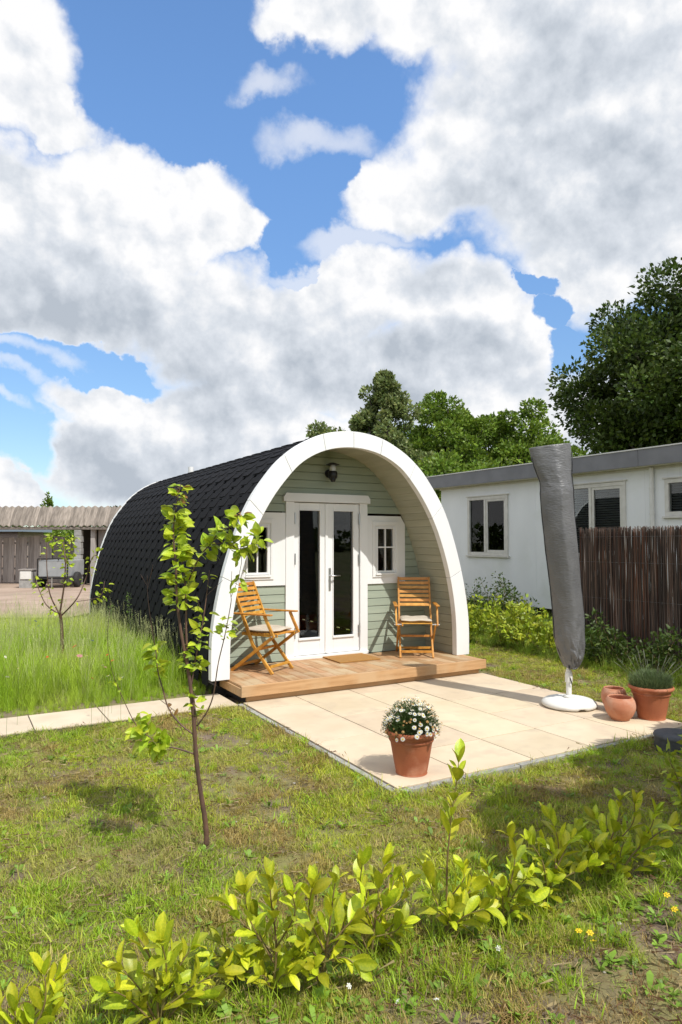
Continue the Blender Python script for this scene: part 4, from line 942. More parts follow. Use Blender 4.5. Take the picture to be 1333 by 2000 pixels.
# sapling apple tree, traced limb by limb
tb = gnd(402, 1650); tb.z = float(soilz(np.array(tb.x), np.array(tb.y))) - .005; td = (tb - CP).dot(FW)
ap = empty('apple_sapling', tb, 0, 'young fruit tree with leafy top and purple brown stem on the lawn', 'tree'); rs = np.random.RandomState(21)
def Z2(x, y): return (60 + x * .38, 920 + y * .38)
def limb(pts, r0, r1, dz0=0, dz1=0):
    n_ = len(pts); W_ = [at(*Z2(*p), td + dz0 + (dz1 - dz0) * i / (n_ - 1)) - tb for i, p in enumerate(pts)]
    S = spline(W_); rad = list(np.linspace(r0, r1, len(S)) * (1 + .1 * rs.randn(len(S)) * .6)); MB().tube(S, rad, 9).build('branch' if r0 < .012 else 'trunk', M['bark'], ap, smooth=True); return S
def leafrange(S, a, b, n_, size, ms=None, spread=.028):
    for i in range(int(n_ * 1.75)):
        u = a + (b - a) * rs.rand(); k = min(len(S) - 2, int(u * (len(S) - 1))); p = S[k]; d = (S[k + 1] - S[k]).normalized()
        side = Matrix.Rotation(rs.uniform(0, 6.28), 3, d) @ d.orthogonal().normalized(); q = p + side * rs.uniform(.0, spread) + d * rs.uniform(-.01, .02)
        put_leaf(ap, ms or APP, q, side * .9 + d * .4 + Vector((0, 0, rs.uniform(-.5, .25))), size * rs.uniform(.6, 1.15), rs, up=Vector((0, -.35, .9)), flat=.55)
T1 = limb([(905, 1922), (900, 1810), (870, 1620), (850, 1450), (838, 1250), (815, 1050), (795, 940)], .0148, .0095)
T2 = limb([(795, 940), (770, 800), (752, 650), (748, 500), (735, 330), (745, 200), (772, 70)], .0085, .0022, 0, -.03)
T3 = limb([(808, 1000), (800, 800), (800, 650), (785, 500), (765, 380), (760, 250)], .007, .002, 0, .06)
B1 = limb([(815, 560), (870, 440), (930, 370), (975, 310), (1060, 270), (1075, 215)], .0045, .0016, .03, -.06)
B2 = limb([(930, 380), (1000, 370), (1080, 400), (1150, 370), (1185, 345)], .003, .0012, 0, -.1)
B3 = limb([(1060, 380), (1085, 450), (1072, 540), (1072, 600)], .002, .001, -.04, -.08)
B4 = limb([(825, 1110), (850, 960), (885, 780), (905, 640), (920, 510)], .0045, .0018, 0, .08)
B5 = limb([(856, 1310), (905, 1240), (940, 1150), (965, 990), (1000, 840), (1030, 680), (1030, 630), (1035, 515)], .0045, .0012, 0, -.08)
limb([(1030, 650), (1055, 590), (1075, 530)], .0015, .0008, -.07, -.08); limb([(885, 760), (855, 640)], .0015, .0008, .05, .05); limb([(905, 640), (990, 560)], .0015, .0008, .06, .06)
B6 = limb([(835, 1352), (770, 1300), (710, 1220), (680, 1120), (655, 1030), (645, 930), (620, 780), (603, 640), (600, 535)], .005, .0013, 0, .1)
limb([(603, 600), (622, 520), (630, 480)], .0015, .0008, .1, .1); limb([(600, 590), (565, 530)], .0015, .0008, .1, .1)
B7 = limb([(842, 1455), (770, 1430), (700, 1415), (650, 1400)], .0048, .003, 0, -.06)
B8 = limb([(700, 1415), (600, 1360), (540, 1300), (480, 1180), (430, 1060), (410, 980), (395, 850), (412, 680)], .003, .0008, -.04, -.1)
B9 = limb([(865, 1330), (850, 1240), (840, 1130)], .003, .001, 0, .05)
leafrange(T2, .25, 1, 62, .075); leafrange(T3, .35, 1, 52, .075); leafrange(T2, .9, 1, 7, .05, RED); leafrange(B1, .2, 1, 34, .075); leafrange(B1, .9, 1, 4, .045, RED); leafrange(B2, .2, 1, 30, .07); leafrange(B3, .1, 1, 10, .055)
leafrange(B4, .15, .62, 26, .07); leafrange(B4, .8, .95, 4, .05); leafrange(B5, .55, .66, 14, .05); leafrange(B6, .45, .66, 18, .07); leafrange(B6, .2, .3, 3, .05, RED); leafrange(B7, .6, 1, 24, .075, None, .05); leafrange(B8, .12, .32, 22, .07, None, .05); leafrange(B8, .5, .56, 3, .04); leafrange(B9, .3, 1, 14, .06, None, .04)
leafrange(T1, .85, 1, 5, .06)

# slender sapling in the meadow
tb2 = gnd(121, 1318); td2 = (tb2 - CP).dot(FW); sp = empty('fruit_sapling', tb2, 0, 'slim leafy sapling standing in the tall meadow grass at the left', 'tree'); rs = np.random.RandomState(33)
def limb2(pts, r0, r1, nl, a=.3, size=.06):
    S = spline([at(p[0], p[1], td2 + rs.uniform(-.1, .1) * (i > 0)) - tb2 for i, p in enumerate(pts)]); MB().tube(S, list(np.linspace(r0, r1, len(S))), 6).build('branch' if r0 < .012 else 'trunk', M['bark'], sp, smooth=True)
    for i in range(nl):
        u = a + (1 - a) * rs.rand(); k = min(len(S) - 2, int(u * (len(S) - 1))); d = (S[k + 1] - S[k]).normalized(); side = Matrix.Rotation(rs.uniform(0, 6.28), 3, d) @ d.orthogonal().normalized()
        put_leaf(sp, APP, S[k] + side * rs.uniform(0, .07), side + d * .3 + Vector((0, 0, rs.uniform(-.5, .2))), size * rs.uniform(.6, 1.2), rs, flat=.6)
limb2([(121, 1318), (122, 1260), (120, 1215), (117, 1195)], .022, .017, 0)
limb2([(117, 1200), (126, 1140), (128, 1090), (122, 1050)], .012, .004, 60, .35); limb2([(117, 1200), (98, 1160), (92, 1110), (92, 1060)], .010, .003, 18, .1)
limb2([(118, 1205), (150, 1170), (168, 1130), (180, 1090), (190, 1085)], .010, .003, 22, .2); limb2([(117, 1200), (90, 1180), (72, 1140), (68, 1130)], .008, .003, 22, .1)
limb2([(126, 1110), (140, 1070), (138, 1045)], .004, .002, 34, .1); limb2([(150, 1175), (195, 1165), (205, 1135)], .004, .002, 24, .3); limb2([(128, 1090), (105, 1055), (100, 1045)], .004, .002, 26, .2)

# ------------------------------------------------------------------ low shrubs along the fence and mobile home
def leafball(name, parent, fn, n, lw, ll_, m, rs, lo=.55, hi=1.3, nm=None):
    P = np.zeros((n, 3)); Dn = np.zeros((n, 3))
    P, Dn = fn(n); s = np.cross(Dn, rs.randn(n, 3)); s /= np.linalg.norm(s, axis=1)[:, None] + 1e-9
    L = (ll_ * rs.uniform(.6, 1.3, n))[:, None]; w_ = (lw * rs.uniform(.7, 1.2, n))[:, None]
    V = np.stack([P, P + Dn * L * .5 + s * w_, P + Dn * L, P + Dn * L * .5 - s * w_], 1).reshape(-1, 3)
    me = bpy.data.meshes.new(name); me.vertices.add(4 * n); me.vertices.foreach_set('co', V.ravel()); me.loops.add(4 * n); me.loops.foreach_set('vertex_index', np.arange(4 * n, dtype=np.int32))
    me.polygons.add(n); me.polygons.foreach_set('loop_start', np.arange(0, 4 * n, 4, dtype=np.int32)); me.update(calc_edges=True); me.validate()
    t = rs.uniform(lo, hi, n); tc_ = np.stack([t * rs.uniform(.9, 1.2, n), t, t * rs.uniform(.7, 1.1, n), np.ones(n)], 1); tc_ = np.repeat(tc_, 4, 0)
    ca = me.color_attributes.new('tint', 'FLOAT_COLOR', 'POINT'); ca.data.foreach_set('color', tc_.ravel())
    return link(name, me, m, parent)
def nrm_(a): return a / (np.linalg.norm(a, axis=1)[:, None] + 1e-9)
def clumps(C_, rad, rs, squash=.8):
    C_ = np.array(C_); rad = np.array(rad)
    def fn(n):
        k = rs.randint(len(C_), size=n); d = nrm_(rs.randn(n, 3)); r = rad[k] * rs.uniform(.25, 1, n) ** .5
        p = C_[k] + d * r[:, None] * np.array([1, 1, squash]); return p, nrm_(d + rs.randn(n, 3) * .6 + np.array([0, 0, .2]))
    return fn
def small_shrub(x, y, h, w_, lab, m, grp, seed, size=.05, n=420):
    rs = np.random.RandomState(seed); e_ = empty('garden_shrub', (x, y, -.02), 0, lab, 'shrub', grp); k = rs.randint(5, 8); C_ = []; Rd = []
    for i in range(k):
        tip = Vector((rs.randn() * w_ * .45, rs.randn() * w_ * .45, h * rs.uniform(.55, 1))); S = spline([(0, 0, 0), tuple(tip * .5 + Vector(rs.randn(3) * .02)), tuple(tip)])
        MB().tube(S, list(np.linspace(.006, .002, len(S))), 5).build('stem', M['twig'], e_)
        for t in (.4, .6, .8, 1): C_.append(tuple(tip * t)); Rd.append(w_ * .22)
    leafball('foliage', e_, clumps(C_, Rd, rs), n, size * .25, size, m, rs)
GB = 'young shrubs in the bed before the mobile home'
M['laurel_far'] = mat('laurel_far', (.40, .48, .04), (.24, .34, .03), rough=.4, scale=1, trans=.3, attr=('tint', 'GEOMETRY'))
M['weedd'] = mat('dark_weeds', (.075, .125, .02), (.05, .09, .016), rough=.5, scale=1, trans=.3, attr=('tint', 'GEOMETRY'))
bed_sh = [(7.35, 8.75, 'first yellow green shrub beside the right foot of the white arch'), (7.6, 8.15, 'yellow green shrub second from the white arch in the bed'), (7.55, 7.65, 'yellow green shrub in the middle of the bed left of the parasol'),
          (7.95, 7.75, 'yellow green shrub close behind the covered parasol'), (8.0, 9.1, 'yellow green shrub at the back of the bed nearest the pod'), (8.3, 8.4, 'yellow green shrub at the back of the bed before the white wall'), (7.5, 7.1, 'yellow green shrub at the front corner of the brushwood fence')]
for i, (x, y, lab) in enumerate(bed_sh): small_shrub(x, y, .55 + .1 * (i % 3), .42, lab, M['laurel_far'], GB, 50 + i, .09, 420)
fs = [(7.45, 6.55, 'dark shrub at the left end of the brushwood fence'), (7.4, 6.1, 'dark shrub in front of the brushwood fence right of the parasol'), (7.45, 5.65, 'dark shrub midway along the visible brushwood fence'), (7.4, 5.2, 'dark shrub below the brushwood fence at the right photo edge'), (7.3, 4.6, 'dark shrub by the fence just outside the right edge')]
for i, (x, y, lab) in enumerate(fs): small_shrub(x, y, .66, .42, lab, M['weedd'], 'dark shrubs at the foot of the brushwood fence', 70 + i, .07, 520)
rs = np.random.RandomState(91)
for i in range(9):
    x = 9.4 + rs.uniform(-.5, .8); y = 9.3 + i * .42 + rs.uniform(-.1, .1)
    small_shrub(x, y, rs.uniform(.6, 1.05), .45, ['thin dark weed against the white wall nearest the parasol', 'dark weed clump second from the parasol along the white wall', 'leafy dark weed below the left window edge of the mobile home', 'dark tangled weed under the double window', 'tall dark weed under the left half of the double window', 'dark shrub before the white wall left of the window', 'dark shrub near the far corner of the mobile home', 'low dark weed close to the pod beside the white wall', 'dark weed behind the white arch at the corner of the mobile home'][i], M['weedd'], 'dark weeds along the mobile home wall', 110 + i, .06, 420)
# clipped shrubs outside the picture that throw the shade in the lower right
def big_shrub(x, y, h, w_, lab, seed, n=17000):
    rs = np.random.RandomState(seed); e_ = empty('small_tree', (x, y, -.03), 0, lab, 'tree', 'small trees beyond the right corner of the lawn'); C_ = []; Rd = []
    fork = Vector((rs.randn() * .04, rs.randn() * .04, h * .52)); S = spline([(0, 0, 0), tuple(fork * .5 + Vector((.03, -.02, 0))), tuple(fork)]); MB().tube(S, list(np.linspace(.038, .026, len(S))), 8).build('trunk', M['bark2'], e_, smooth=True)
    for i in range(9):
        a = rs.uniform(0, 6.28); r = w_ * rs.uniform(.2, .95); tip = Vector((r * math.cos(a), r * math.sin(a), h * rs.uniform(.74, .97))); S = spline([tuple(fork), tuple(fork.lerp(tip, .5) + Vector((0, 0, .06))), tuple(tip)])
        MB().tube(S, list(np.linspace(.016, .005, len(S))), 6).build('branch', M['bark2'], e_); C_ += [tuple(tip), tuple(tip * .94)]; Rd += [w_ * .45] * 2
    leafball('foliage', e_, clumps(C_, Rd, rs), n, .022, .085, M['weedd'], rs)
big_shrub(3.35, 1.25, 2.6, .50, 'small leafy tree outside the right edge, nearest the camera', 201)
big_shrub(4.15, 1.35, 2.6, .60, 'small leafy tree outside the right edge, second from the camera', 202)
big_shrub(5.05, 1.45, 2.6, .60, 'small leafy tree outside the right edge, third from the camera', 203)
big_shrub(5.95, 1.5, 2.6, .60, 'small leafy tree outside the right edge, farthest from the camera', 204)
g = gnd(1352, 1600); small_shrub(g.x, g.y, .50, .20, 'green shrub cut by the right edge of the photo below the grey lid', M['laurel_far'], None, 205, .06, 500)

# ------------------------------------------------------------------ trees
def tree(name, px, base_d, htop, crown_r, lab, m, seed, n, leaf, crown_lo=.3, shape='round', grp='trees behind the mobile home', sq=.8, trunk=True, cl=1.0):
    rs = np.random.RandomState(seed); p = FH * base_d + RT * ((px - 666.5) / FPX * base_d); e_ = empty(name, (p.x, p.y, -.05), -YAW, lab, 'tree', grp)
    C_ = []; Rd = []; nb_ = int(46 * cl); b = MB(); zc0 = htop * crown_lo
    b.tube([(0, 0, 0), (rs.randn() * .1, 0, htop * .3), (rs.randn() * .2, 0, htop * .75)], [.032 * htop, .024 * htop, .008 * htop], 10)
    for i in range(nb_):
        if shape == 'round':
            u = rs.uniform(-1, 1); a = rs.uniform(0, 6.28); rr = math.sqrt(1 - u * u); q = rs.uniform(.45, .92)
            cz = (htop + zc0) / 2; hz = (htop - zc0) / 2; c_ = (crown_r * q * rr * math.cos(a), crown_r * q * rr * math.sin(a), cz + hz * q * u * .97); r_ = crown_r * rs.uniform(.16, .30)
        else:
            t = rs.rand() ** 1.3; a = rs.uniform(0, 6.28); r = crown_r * (1 - t) ** .75 * rs.uniform(.35, 1); c_ = (r * math.cos(a), r * math.sin(a), zc0 + (htop - zc0) * t * .98); r_ = crown_r * rs.uniform(.08, .2) * (1.15 - .6 * t)
        C_.append(c_); Rd.append(r_)
        if i % 2 == 0: st = Vector((0, 0, max(htop * .22, c_[2] * .55))); b.tube([tuple(st), tuple(st.lerp(Vector(c_), .5) + Vector((0, 0, .2))), c_], [.010 * htop, .006 * htop, .002 * htop], 5)
    b.build('trunk', M['bark2'], e_, smooth=True)
    leafball('crown', e_, clumps(C_, Rd, rs, sq), n, leaf * .33, leaf, m, rs, .5, 1.35)
    return e_
tree('oak_tree', 1365, 27, 12.6, 5.0, 'huge dark green tree rising over the mobile home at the right edge', M['foliage'], 301, 85000, .20, .24, cl=3.0)
tree('pear_tree', 752, 36, 10.7, 4.6, 'grey green tree with a ragged pointed top behind the pod arch', M['foliage_g'], 302, 52000, .20, .1, shape='cone', cl=4.0)
tree('maple_tree', 872, 40, 10.6, 3.4, 'bright green round tree between the grey green tree and its neighbour', M['foliage_b'], 303, 34000, .22, .15, cl=1.6)
tree('maple_tree', 815, 42, 9.9, 2.8, 'dark gap filling tree close behind the pointed grey green one', M['foliage_b'], 309, 22000, .22, .15, cl=1.3)
tree('maple_tree', 1020, 40, 10.0, 3.7, 'bright green tree just left of the parasol cover top', M['foliage_b'], 304, 38000, .22, .12, cl=1.7)
tree('willow_tree', 905, 26, 5.05, 2.7, 'low yellow green bush tree right above the mobile home roof corner', M['foliage_b'], 305, 18000, .16, .2, cl=1.3)
tree('willow_tree', 636, 36, 8.0, 3.0, 'small tree whose top peeks over the left shoulder of the white arch', M['foliage_g'], 306, 20000, .2, .12)
tree('willow_tree', 700, 38, 9.3, 2.2, 'grey green tree filling between the arch and the pointed tree', M['foliage_g'], 314, 20000, .2, .15)
tree('maple_tree', 1150, 45, 7.5, 3.0, 'low dark tree filling behind the mobile home roof', M['foliage'], 307, 9000, .24, .1)
tree('maple_tree', 950, 44, 9.9, 3.4, 'dim tree in the gap between the two bright green trees', M['foliage_b'], 310, 20000, .24, .1)
tree('hedge_tree', 108, 33, 2.55, 1.7, 'green bush seen under the shelter roof above the fence', M['foliage_b'], 311, 7000, .13, .05, grp='bushes behind the board fence')
tree('hedge_tree', 60, 34, 2.5, 1.3, 'smaller yellow green bush beside the low outbuilding', M['foliage_b'], 312, 5000, .13, .05, grp='bushes behind the board fence')
tree('birch_tree', 93, 40, 4.5, .95, 'pale yellow green pointed treetop above the shelter roof', M['foliage_b'], 313, 1500, .15, .2, shape='cone', cl=1.2, grp='treetops above the shelter roof')
for i, (px, h_, lab) in enumerate([(28, 4.0, 'small dark treetop at the left above the shelter roof'), (160, 3.9, 'low dark treetop right of the pale one'), (220, 4.1, 'dark treetop beside the rear arch trim'), (-40, 4.2, 'treetop beyond the left edge of the photo')]):
    tree('maple_tree', px, 46, h_, 1.2, lab, M['foliage'], 320 + i, 2500, .2, .1, grp='treetops above the shelter roof')
rs = np.random.RandomState(400); C_ = []; Rd = []
for i in range(260):
    a = rs.uniform(0, 6.28); r = rs.uniform(85, 110); C_.append((r * math.cos(a), r * math.sin(a), rs.uniform(0, 2.2))); Rd.append(rs.uniform(1.5, 2.6))
wd = leafball('distant_woods', None, clumps(C_, Rd, rs), 40000, .35, .9, M['foliage'], rs); tag(wd, kind='stuff')

# ------------------------------------------------------------------ grass (geometry-node instances)
def blade_patch(name, n, rad, h0, h1, w_, bend, seed, curl=.3, segs=3):
    rs = np.random.RandomState(seed); V = []; F = []
    for i in range(n):
        a = rs.uniform(0, 6.28); r = rad * math.sqrt(rs.rand()); bx, by = r * math.cos(a), r * math.sin(a); h = rs.uniform(h0, h1); d = rs.uniform(0, 6.28); dx, dy = math.cos(d), math.sin(d); sx, sy = -dy, dx; b0 = len(V); bd = h * bend * rs.uniform(.2, 1.3); ww = w_ * rs.uniform(.6, 1.2)
        for s in range(segs):
            t = s / segs; o_ = bd * t ** 1.8; w2 = ww * (1 - t * .75); z_ = h * t * (1 - .25 * bend * t)
            V += [(bx + dx * o_ - sx * w2, by + dy * o_ - sy * w2, z_), (bx + dx * o_ + sx * w2, by + dy * o_ + sy * w2, z_)]
        V.append((bx + dx * bd, by + dy * bd, h * (1 - .25 * bend)))
        for s in range(segs - 1): q = b0 + 2 * s; F.append((q, q + 1, q + 3, q + 2))
        q = b0 + 2 * (segs - 1); F.append((q, q + 1, q + 2))
    me = bpy.data.meshes.new(name); me.from_pydata(V, [], F); me.materials.append(M['grass']); return me
lib = bpy.data.collections.new('grass_tufts_source')
def lib_add(me): o = bpy.data.objects.new('grass_tuft', me); lib.objects.link(o); return o
def scatter(name, P, Sc, Tn, cname, meshes, tilt=.15, seed=0):
    c_ = bpy.data.collections.new(cname)
    for m_ in meshes: c_.objects.link(bpy.data.objects.new('grass_tuft', m_))
    rs = np.random.RandomState(seed); n = len(P); me = bpy.data.meshes.new(name); me.vertices.add(n); me.vertices.foreach_set('co', np.asarray(P, float).ravel())
    a = me.attributes.new('sc', 'FLOAT', 'POINT'); a.data.foreach_set('value', np.asarray(Sc, float))
    a = me.attributes.new('tint', 'FLOAT_COLOR', 'POINT'); a.data.foreach_set('color', np.concatenate([Tn, np.ones((n, 1))], 1).ravel())
    a = me.attributes.new('rot', 'FLOAT_VECTOR', 'POINT'); a.data.foreach_set('vector', np.stack([rs.randn(n) * tilt, rs.randn(n) * tilt, rs.uniform(0, 6.28, n)], 1).ravel())
    a = me.attributes.new('pick', 'INT', 'POINT'); a.data.foreach_set('value', rs.randint(0, len(meshes), n).astype(np.int32)); me.update()
    ob_ = link(name, me); g = bpy.data.node_groups.new(name + '_nodes', 'GeometryNodeTree')
    g.interface.new_socket('Geometry', in_out='INPUT', socket_type='NodeSocketGeometry'); g.interface.new_socket('Geometry', in_out='OUTPUT', socket_type='NodeSocketGeometry')
    gi = g.nodes.new('NodeGroupInput'); go = g.nodes.new('NodeGroupOutput'); ip = g.nodes.new('GeometryNodeInstanceOnPoints'); ci = g.nodes.new('GeometryNodeCollectionInfo')
    ci.inputs['Collection'].default_value = c_; ci.inputs['Separate Children'].default_value = True; ci.inputs['Reset Children'].default_value = True
    def na(nm, ty): q = g.nodes.new('GeometryNodeInputNamedAttribute'); q.data_type = ty; q.inputs[0].default_value = nm; return q.outputs[0]
    l = g.links.new; l(gi.outputs[0], ip.inputs['Points']); l(ci.outputs[0], ip.inputs['Instance']); ip.inputs['Pick Instance'].default_value = True
    l(na('pick', 'INT'), ip.inputs['Instance Index']); l(na('rot', 'FLOAT_VECTOR'), ip.inputs['Rotation']); l(na('sc', 'FLOAT'), ip.inputs['Scale']); l(ip.outputs[0], go.inputs[0])
    md = ob_.modifiers.new('scatter', 'NODES'); md.node_group = g; tag(ob_, kind='stuff'); return ob_
short = [blade_patch('blades', 34, .055, .012, .034, .0016, .9, s) for s in range(4)] + [blade_patch('blades', 30, .06, .02, .05, .0018, .8, 9 + s) for s in range(2)]
rs = np.random.RandomState(55); n = 125000
r_ = np.sqrt(rs.rand(n)); 
# denser toward the camera
X_ = rs.uniform(-2.5, 10.5, n); Y_ = 1.2 + (9.8) * rs.rand(n) ** 1.35
def inpoly_mask(x, y):
    m_ = np.ones(len(x), bool)
    m_ &= ~((x > 2.54) & (x < 5.815) & (y > 3.755) & (y < 6.7))
    m_ &= ~((x > 2.45) & (x < 5.95) & (y > 6.5))
    m_ &= ~((x < 2.56) & (y > 6.52) & (y < 7.16))
    m_ &= ~((x < 2.5) & (y > 7.1))
    m_ &= ~((x > 7.95) & (y < 7.0))
    m_ &= ~(((x - 5.04) ** 2 + (y - 3.49) ** 2) < .03)
    return m_
k = inpoly_mask(X_, Y_); X_, Y_ = X_[k], Y_[k]
# inside the field of view only (with a margin for a step to either side)
u_ = X_ * RT.x + Y_ * RT.y; w_ = X_ * FH.x + Y_ * FH.y; k = (w_ > .9) & (np.abs(u_) < w_ * .62 + .9); X_, Y_ = X_[k], Y_[k]
den = fbm(X_, Y_, 1.1, 4); den2 = fbm(X_ + 31, Y_ + 7, 3.7, 4); den3 = fbm(X_ + 3, Y_ + 70, .8, 3); den4 = fbm(X_ + 60, Y_ + 20, 9, 2)
front = np.clip((2.6 - Y_) / .9, 0, 1) * .17                                 # barer earth in front of the laurels
bare = den * .55 + den2 * .45 - front
keep = rs.rand(len(X_)) < np.clip((bare - .31) / .12, .10, 1)
edge = ((np.abs(Y_ - 6.45) < .12) & (X_ < 2.5)) | ((np.abs(X_ - 2.48) < .1) & (Y_ > 3.7)) | ((np.abs(Y_ - 3.68) < .1) & (X_ > 2.6) & (X_ < 5.9))
keep |= edge & (rs.rand(len(X_)) < .9)
X_, Y_, den, den2, den3, den4, bare, edge = (q[keep] for q in (X_, Y_, den, den2, den3, den4, bare, edge))
n = len(X_); Z_ = soilz(X_, Y_) - .003
gA = np.array([.31, .44, .026]); gB = np.array([.49, .54, .045]); gC = np.array([.50, .41, .15]); gD = np.array([.42, .24, .11])
w1 = np.clip((den3 - .38) / .22, 0, 1)[:, None]; T_ = gA * (1 - w1) + gB * w1
w2 = np.clip((den2 - .54) / .1, 0, 1)[:, None] * .55; T_ = T_ * (1 - w2) + gC * w2
w3 = (np.clip((fbm(X_ + 11, Y_ + 91, 2.3, 4) - .56) / .07, 0, 1) * .6)[:, None]; w3 = np.clip(w3 + (np.clip((2.25 - Y_) / .4, 0, 1) * np.clip(X_ - 1.3, 0, 1) * np.clip((fbm(X_ + 5, Y_ + 2, 3.1, 3) - .42) / .1, 0, 1) * .8)[:, None], 0, .9)
T_ = T_ * (1 - w3) + gD * w3
dry = rs.rand(n) < .16; T_[dry] = gC * rs.uniform(.7, 1.2, (dry.sum(), 1)); T_ *= rs.uniform(.7, 1.3, (n, 1))
green = rs.rand(n) < .12; T_[green] = gA * np.array([1.0, 1.15, 1]) * rs.uniform(.8, 1.3, (green.sum(), 1))
Sc = rs.uniform(.55, 1.15, n) * (1 + .6 * np.clip((den4 - .55) / .1, 0, 1)) * np.where(edge, 1.15, 1)
lg = scatter('lawn_grass', np.stack([X_, Y_, Z_], 1), Sc, T_, 'short_tufts', short, .25, 1); tag(lg, 'short patchy lawn grass', 'grass')
# coarse tussocks and weeds in the lawn
tus = [blade_patch('blades', 40, .045, .05, .12, .0024, .75, 30 + s) for s in range(3)]
n = 620; X_ = rs.uniform(-1.5, 8, n); Y_ = 1.3 + 6 * rs.rand(n) ** 1.6; k = inpoly_mask(X_, Y_); X_, Y_ = X_[k], Y_[k]
nr = 150; X_ = np.concatenate([X_, rs.uniform(.2, 3.4, nr)]); Y_ = np.concatenate([Y_, 2.35 + rs.randn(nr) * .22]); n = len(X_)
T_ = gA[None] * rs.uniform(.75, 1.35, (n, 1)) + rs.rand(n, 1) * np.array([[.05, .03, 0]])
sc2 = rs.uniform(.35, .9, n); sc2[-nr:] = rs.uniform(.7, 1.25, nr)
tg = scatter('tussock_grass', np.stack([X_, Y_, soilz(X_, Y_)], 1), sc2, T_, 'tussocks', tus, .2, 2); tag(tg, 'longer grass tussocks in the lawn', 'grass')
# broad-leaved weeds: rosettes
def rosette(seed, k=7, L=.05):
    rs = np.random.RandomState(seed); V = []; F = []
    for i in range(k):
        a = 6.28 * i / k + rs.randn() * .3; l_ = L * rs.uniform(.6, 1.2); w_ = l_ * rs.uniform(.16, .3); dx, dy = math.cos(a), math.sin(a); b0 = len(V); up = rs.uniform(.15, .9)
        for t, ww in ((0, .2), (.35, .8), (.7, 1), (1, .05)): z_ = l_ * up * math.sin(t * 1.7); V += [(dx * l_ * t - dy * w_ * ww, dy * l_ * t + dx * w_ * ww, z_), (dx * l_ * t + dy * w_ * ww, dy * l_ * t - dx * w_ * ww, z_)]
        for s in range(3): q = b0 + 2 * s; F.append((q, q + 1, q + 3, q + 2))
    me = bpy.data.meshes.new('rosette'); me.from_pydata(V, [], F); me.materials.append(M['grass']); return me
n = 1500; X_ = rs.uniform(-1.5, 8, n); Y_ = 1.3 + 5.5 * rs.rand(n) ** 1.5; k = inpoly_mask(X_, Y_); X_, Y_ = X_[k], Y_[k]; nr = 420
X_ = np.concatenate([X_, rs.uniform(.2, 3.6, nr)]); Y_ = np.concatenate([Y_, 2.2 + rs.randn(nr) * .28]); n = len(X_)
T_ = np.array([.22, .36, .045]) * rs.uniform(.7, 1.5, (n, 1)); wg = scatter('lawn_weeds', np.stack([X_, Y_, soilz(X_, Y_)], 1), rs.uniform(.4, 1.1, n), T_, 'rosettes', [rosette(s) for s in range(4)], .2, 3); tag(wg, 'broad leaved weeds and clover in the lawn', 'weeds')
# dead straw, twigs and pebbles lying about
def litter_mesh(seed, n=14, rad=.12):
    rs = np.random.RandomState(seed); V = []; F = []
    for i in range(n):
        x, y = rs.randn(2) * rad * .5; a = rs.uniform(0, 6.28); L = rs.uniform(.02, .07); w_ = .0011; dx, dy = math.cos(a) * L, math.sin(a) * L; b0 = len(V); z_ = rs.uniform(.004, .022)
        V += [(x - dy / L * w_, y + dx / L * w_, z_), (x + dy / L * w_, y - dx / L * w_, z_), (x + dx + dy / L * w_, y + dy - dx / L * w_, z_ + rs.uniform(-.008, .012)), (x + dx - dy / L * w_, y + dy + dx / L * w_, z_ + .003)]; F.append((b0, b0 + 1, b0 + 2, b0 + 3))
    me = bpy.data.meshes.new('straws'); me.from_pydata(V, [], F); me.materials.append(M['grass']); return me
n = 5200; X_ = rs.uniform(-2, 8, n); Y_ = 1.2 + 7 * rs.rand(n) ** 1.4; k = inpoly_mask(X_, Y_); X_, Y_ = X_[k], Y_[k]; n = len(X_)
T_ = np.array([.42, .33, .17]) * rs.uniform(.5, 1.3, (n, 1)); T_[rs.rand(n) < .25] = (.20, .11, .06)
st = scatter('dry_straw', np.stack([X_, Y_, soilz(X_, Y_) + .004], 1), rs.uniform(.7, 1.2, n), T_, 'straws', [litter_mesh(s) for s in range(5)], .12, 4); tag(st, 'dry straw and clippings on the lawn', 'straw')
pb = MB(); 
for i in range(420):
    x = rs.uniform(-1, 6.5); y = 1.4 + 4.5 * rs.rand() ** 1.5
    if not inpoly_mask(np.array([x]), np.array([y]))[0]: continue
    r = rs.uniform(.003, .010) * (1 if i % 9 else 1.5); z_ = float(soilz(np.array(x), np.array(y))); pb.lathe([(0, -r * .4), (r * .8, -r * .2), (r, r * .15), (r * .6, r * .5), (0, r * .6)], 6, (x, y, z_ + r * .35))
tag(pb.build('pebbles', M['stone'], None), kind='stuff')

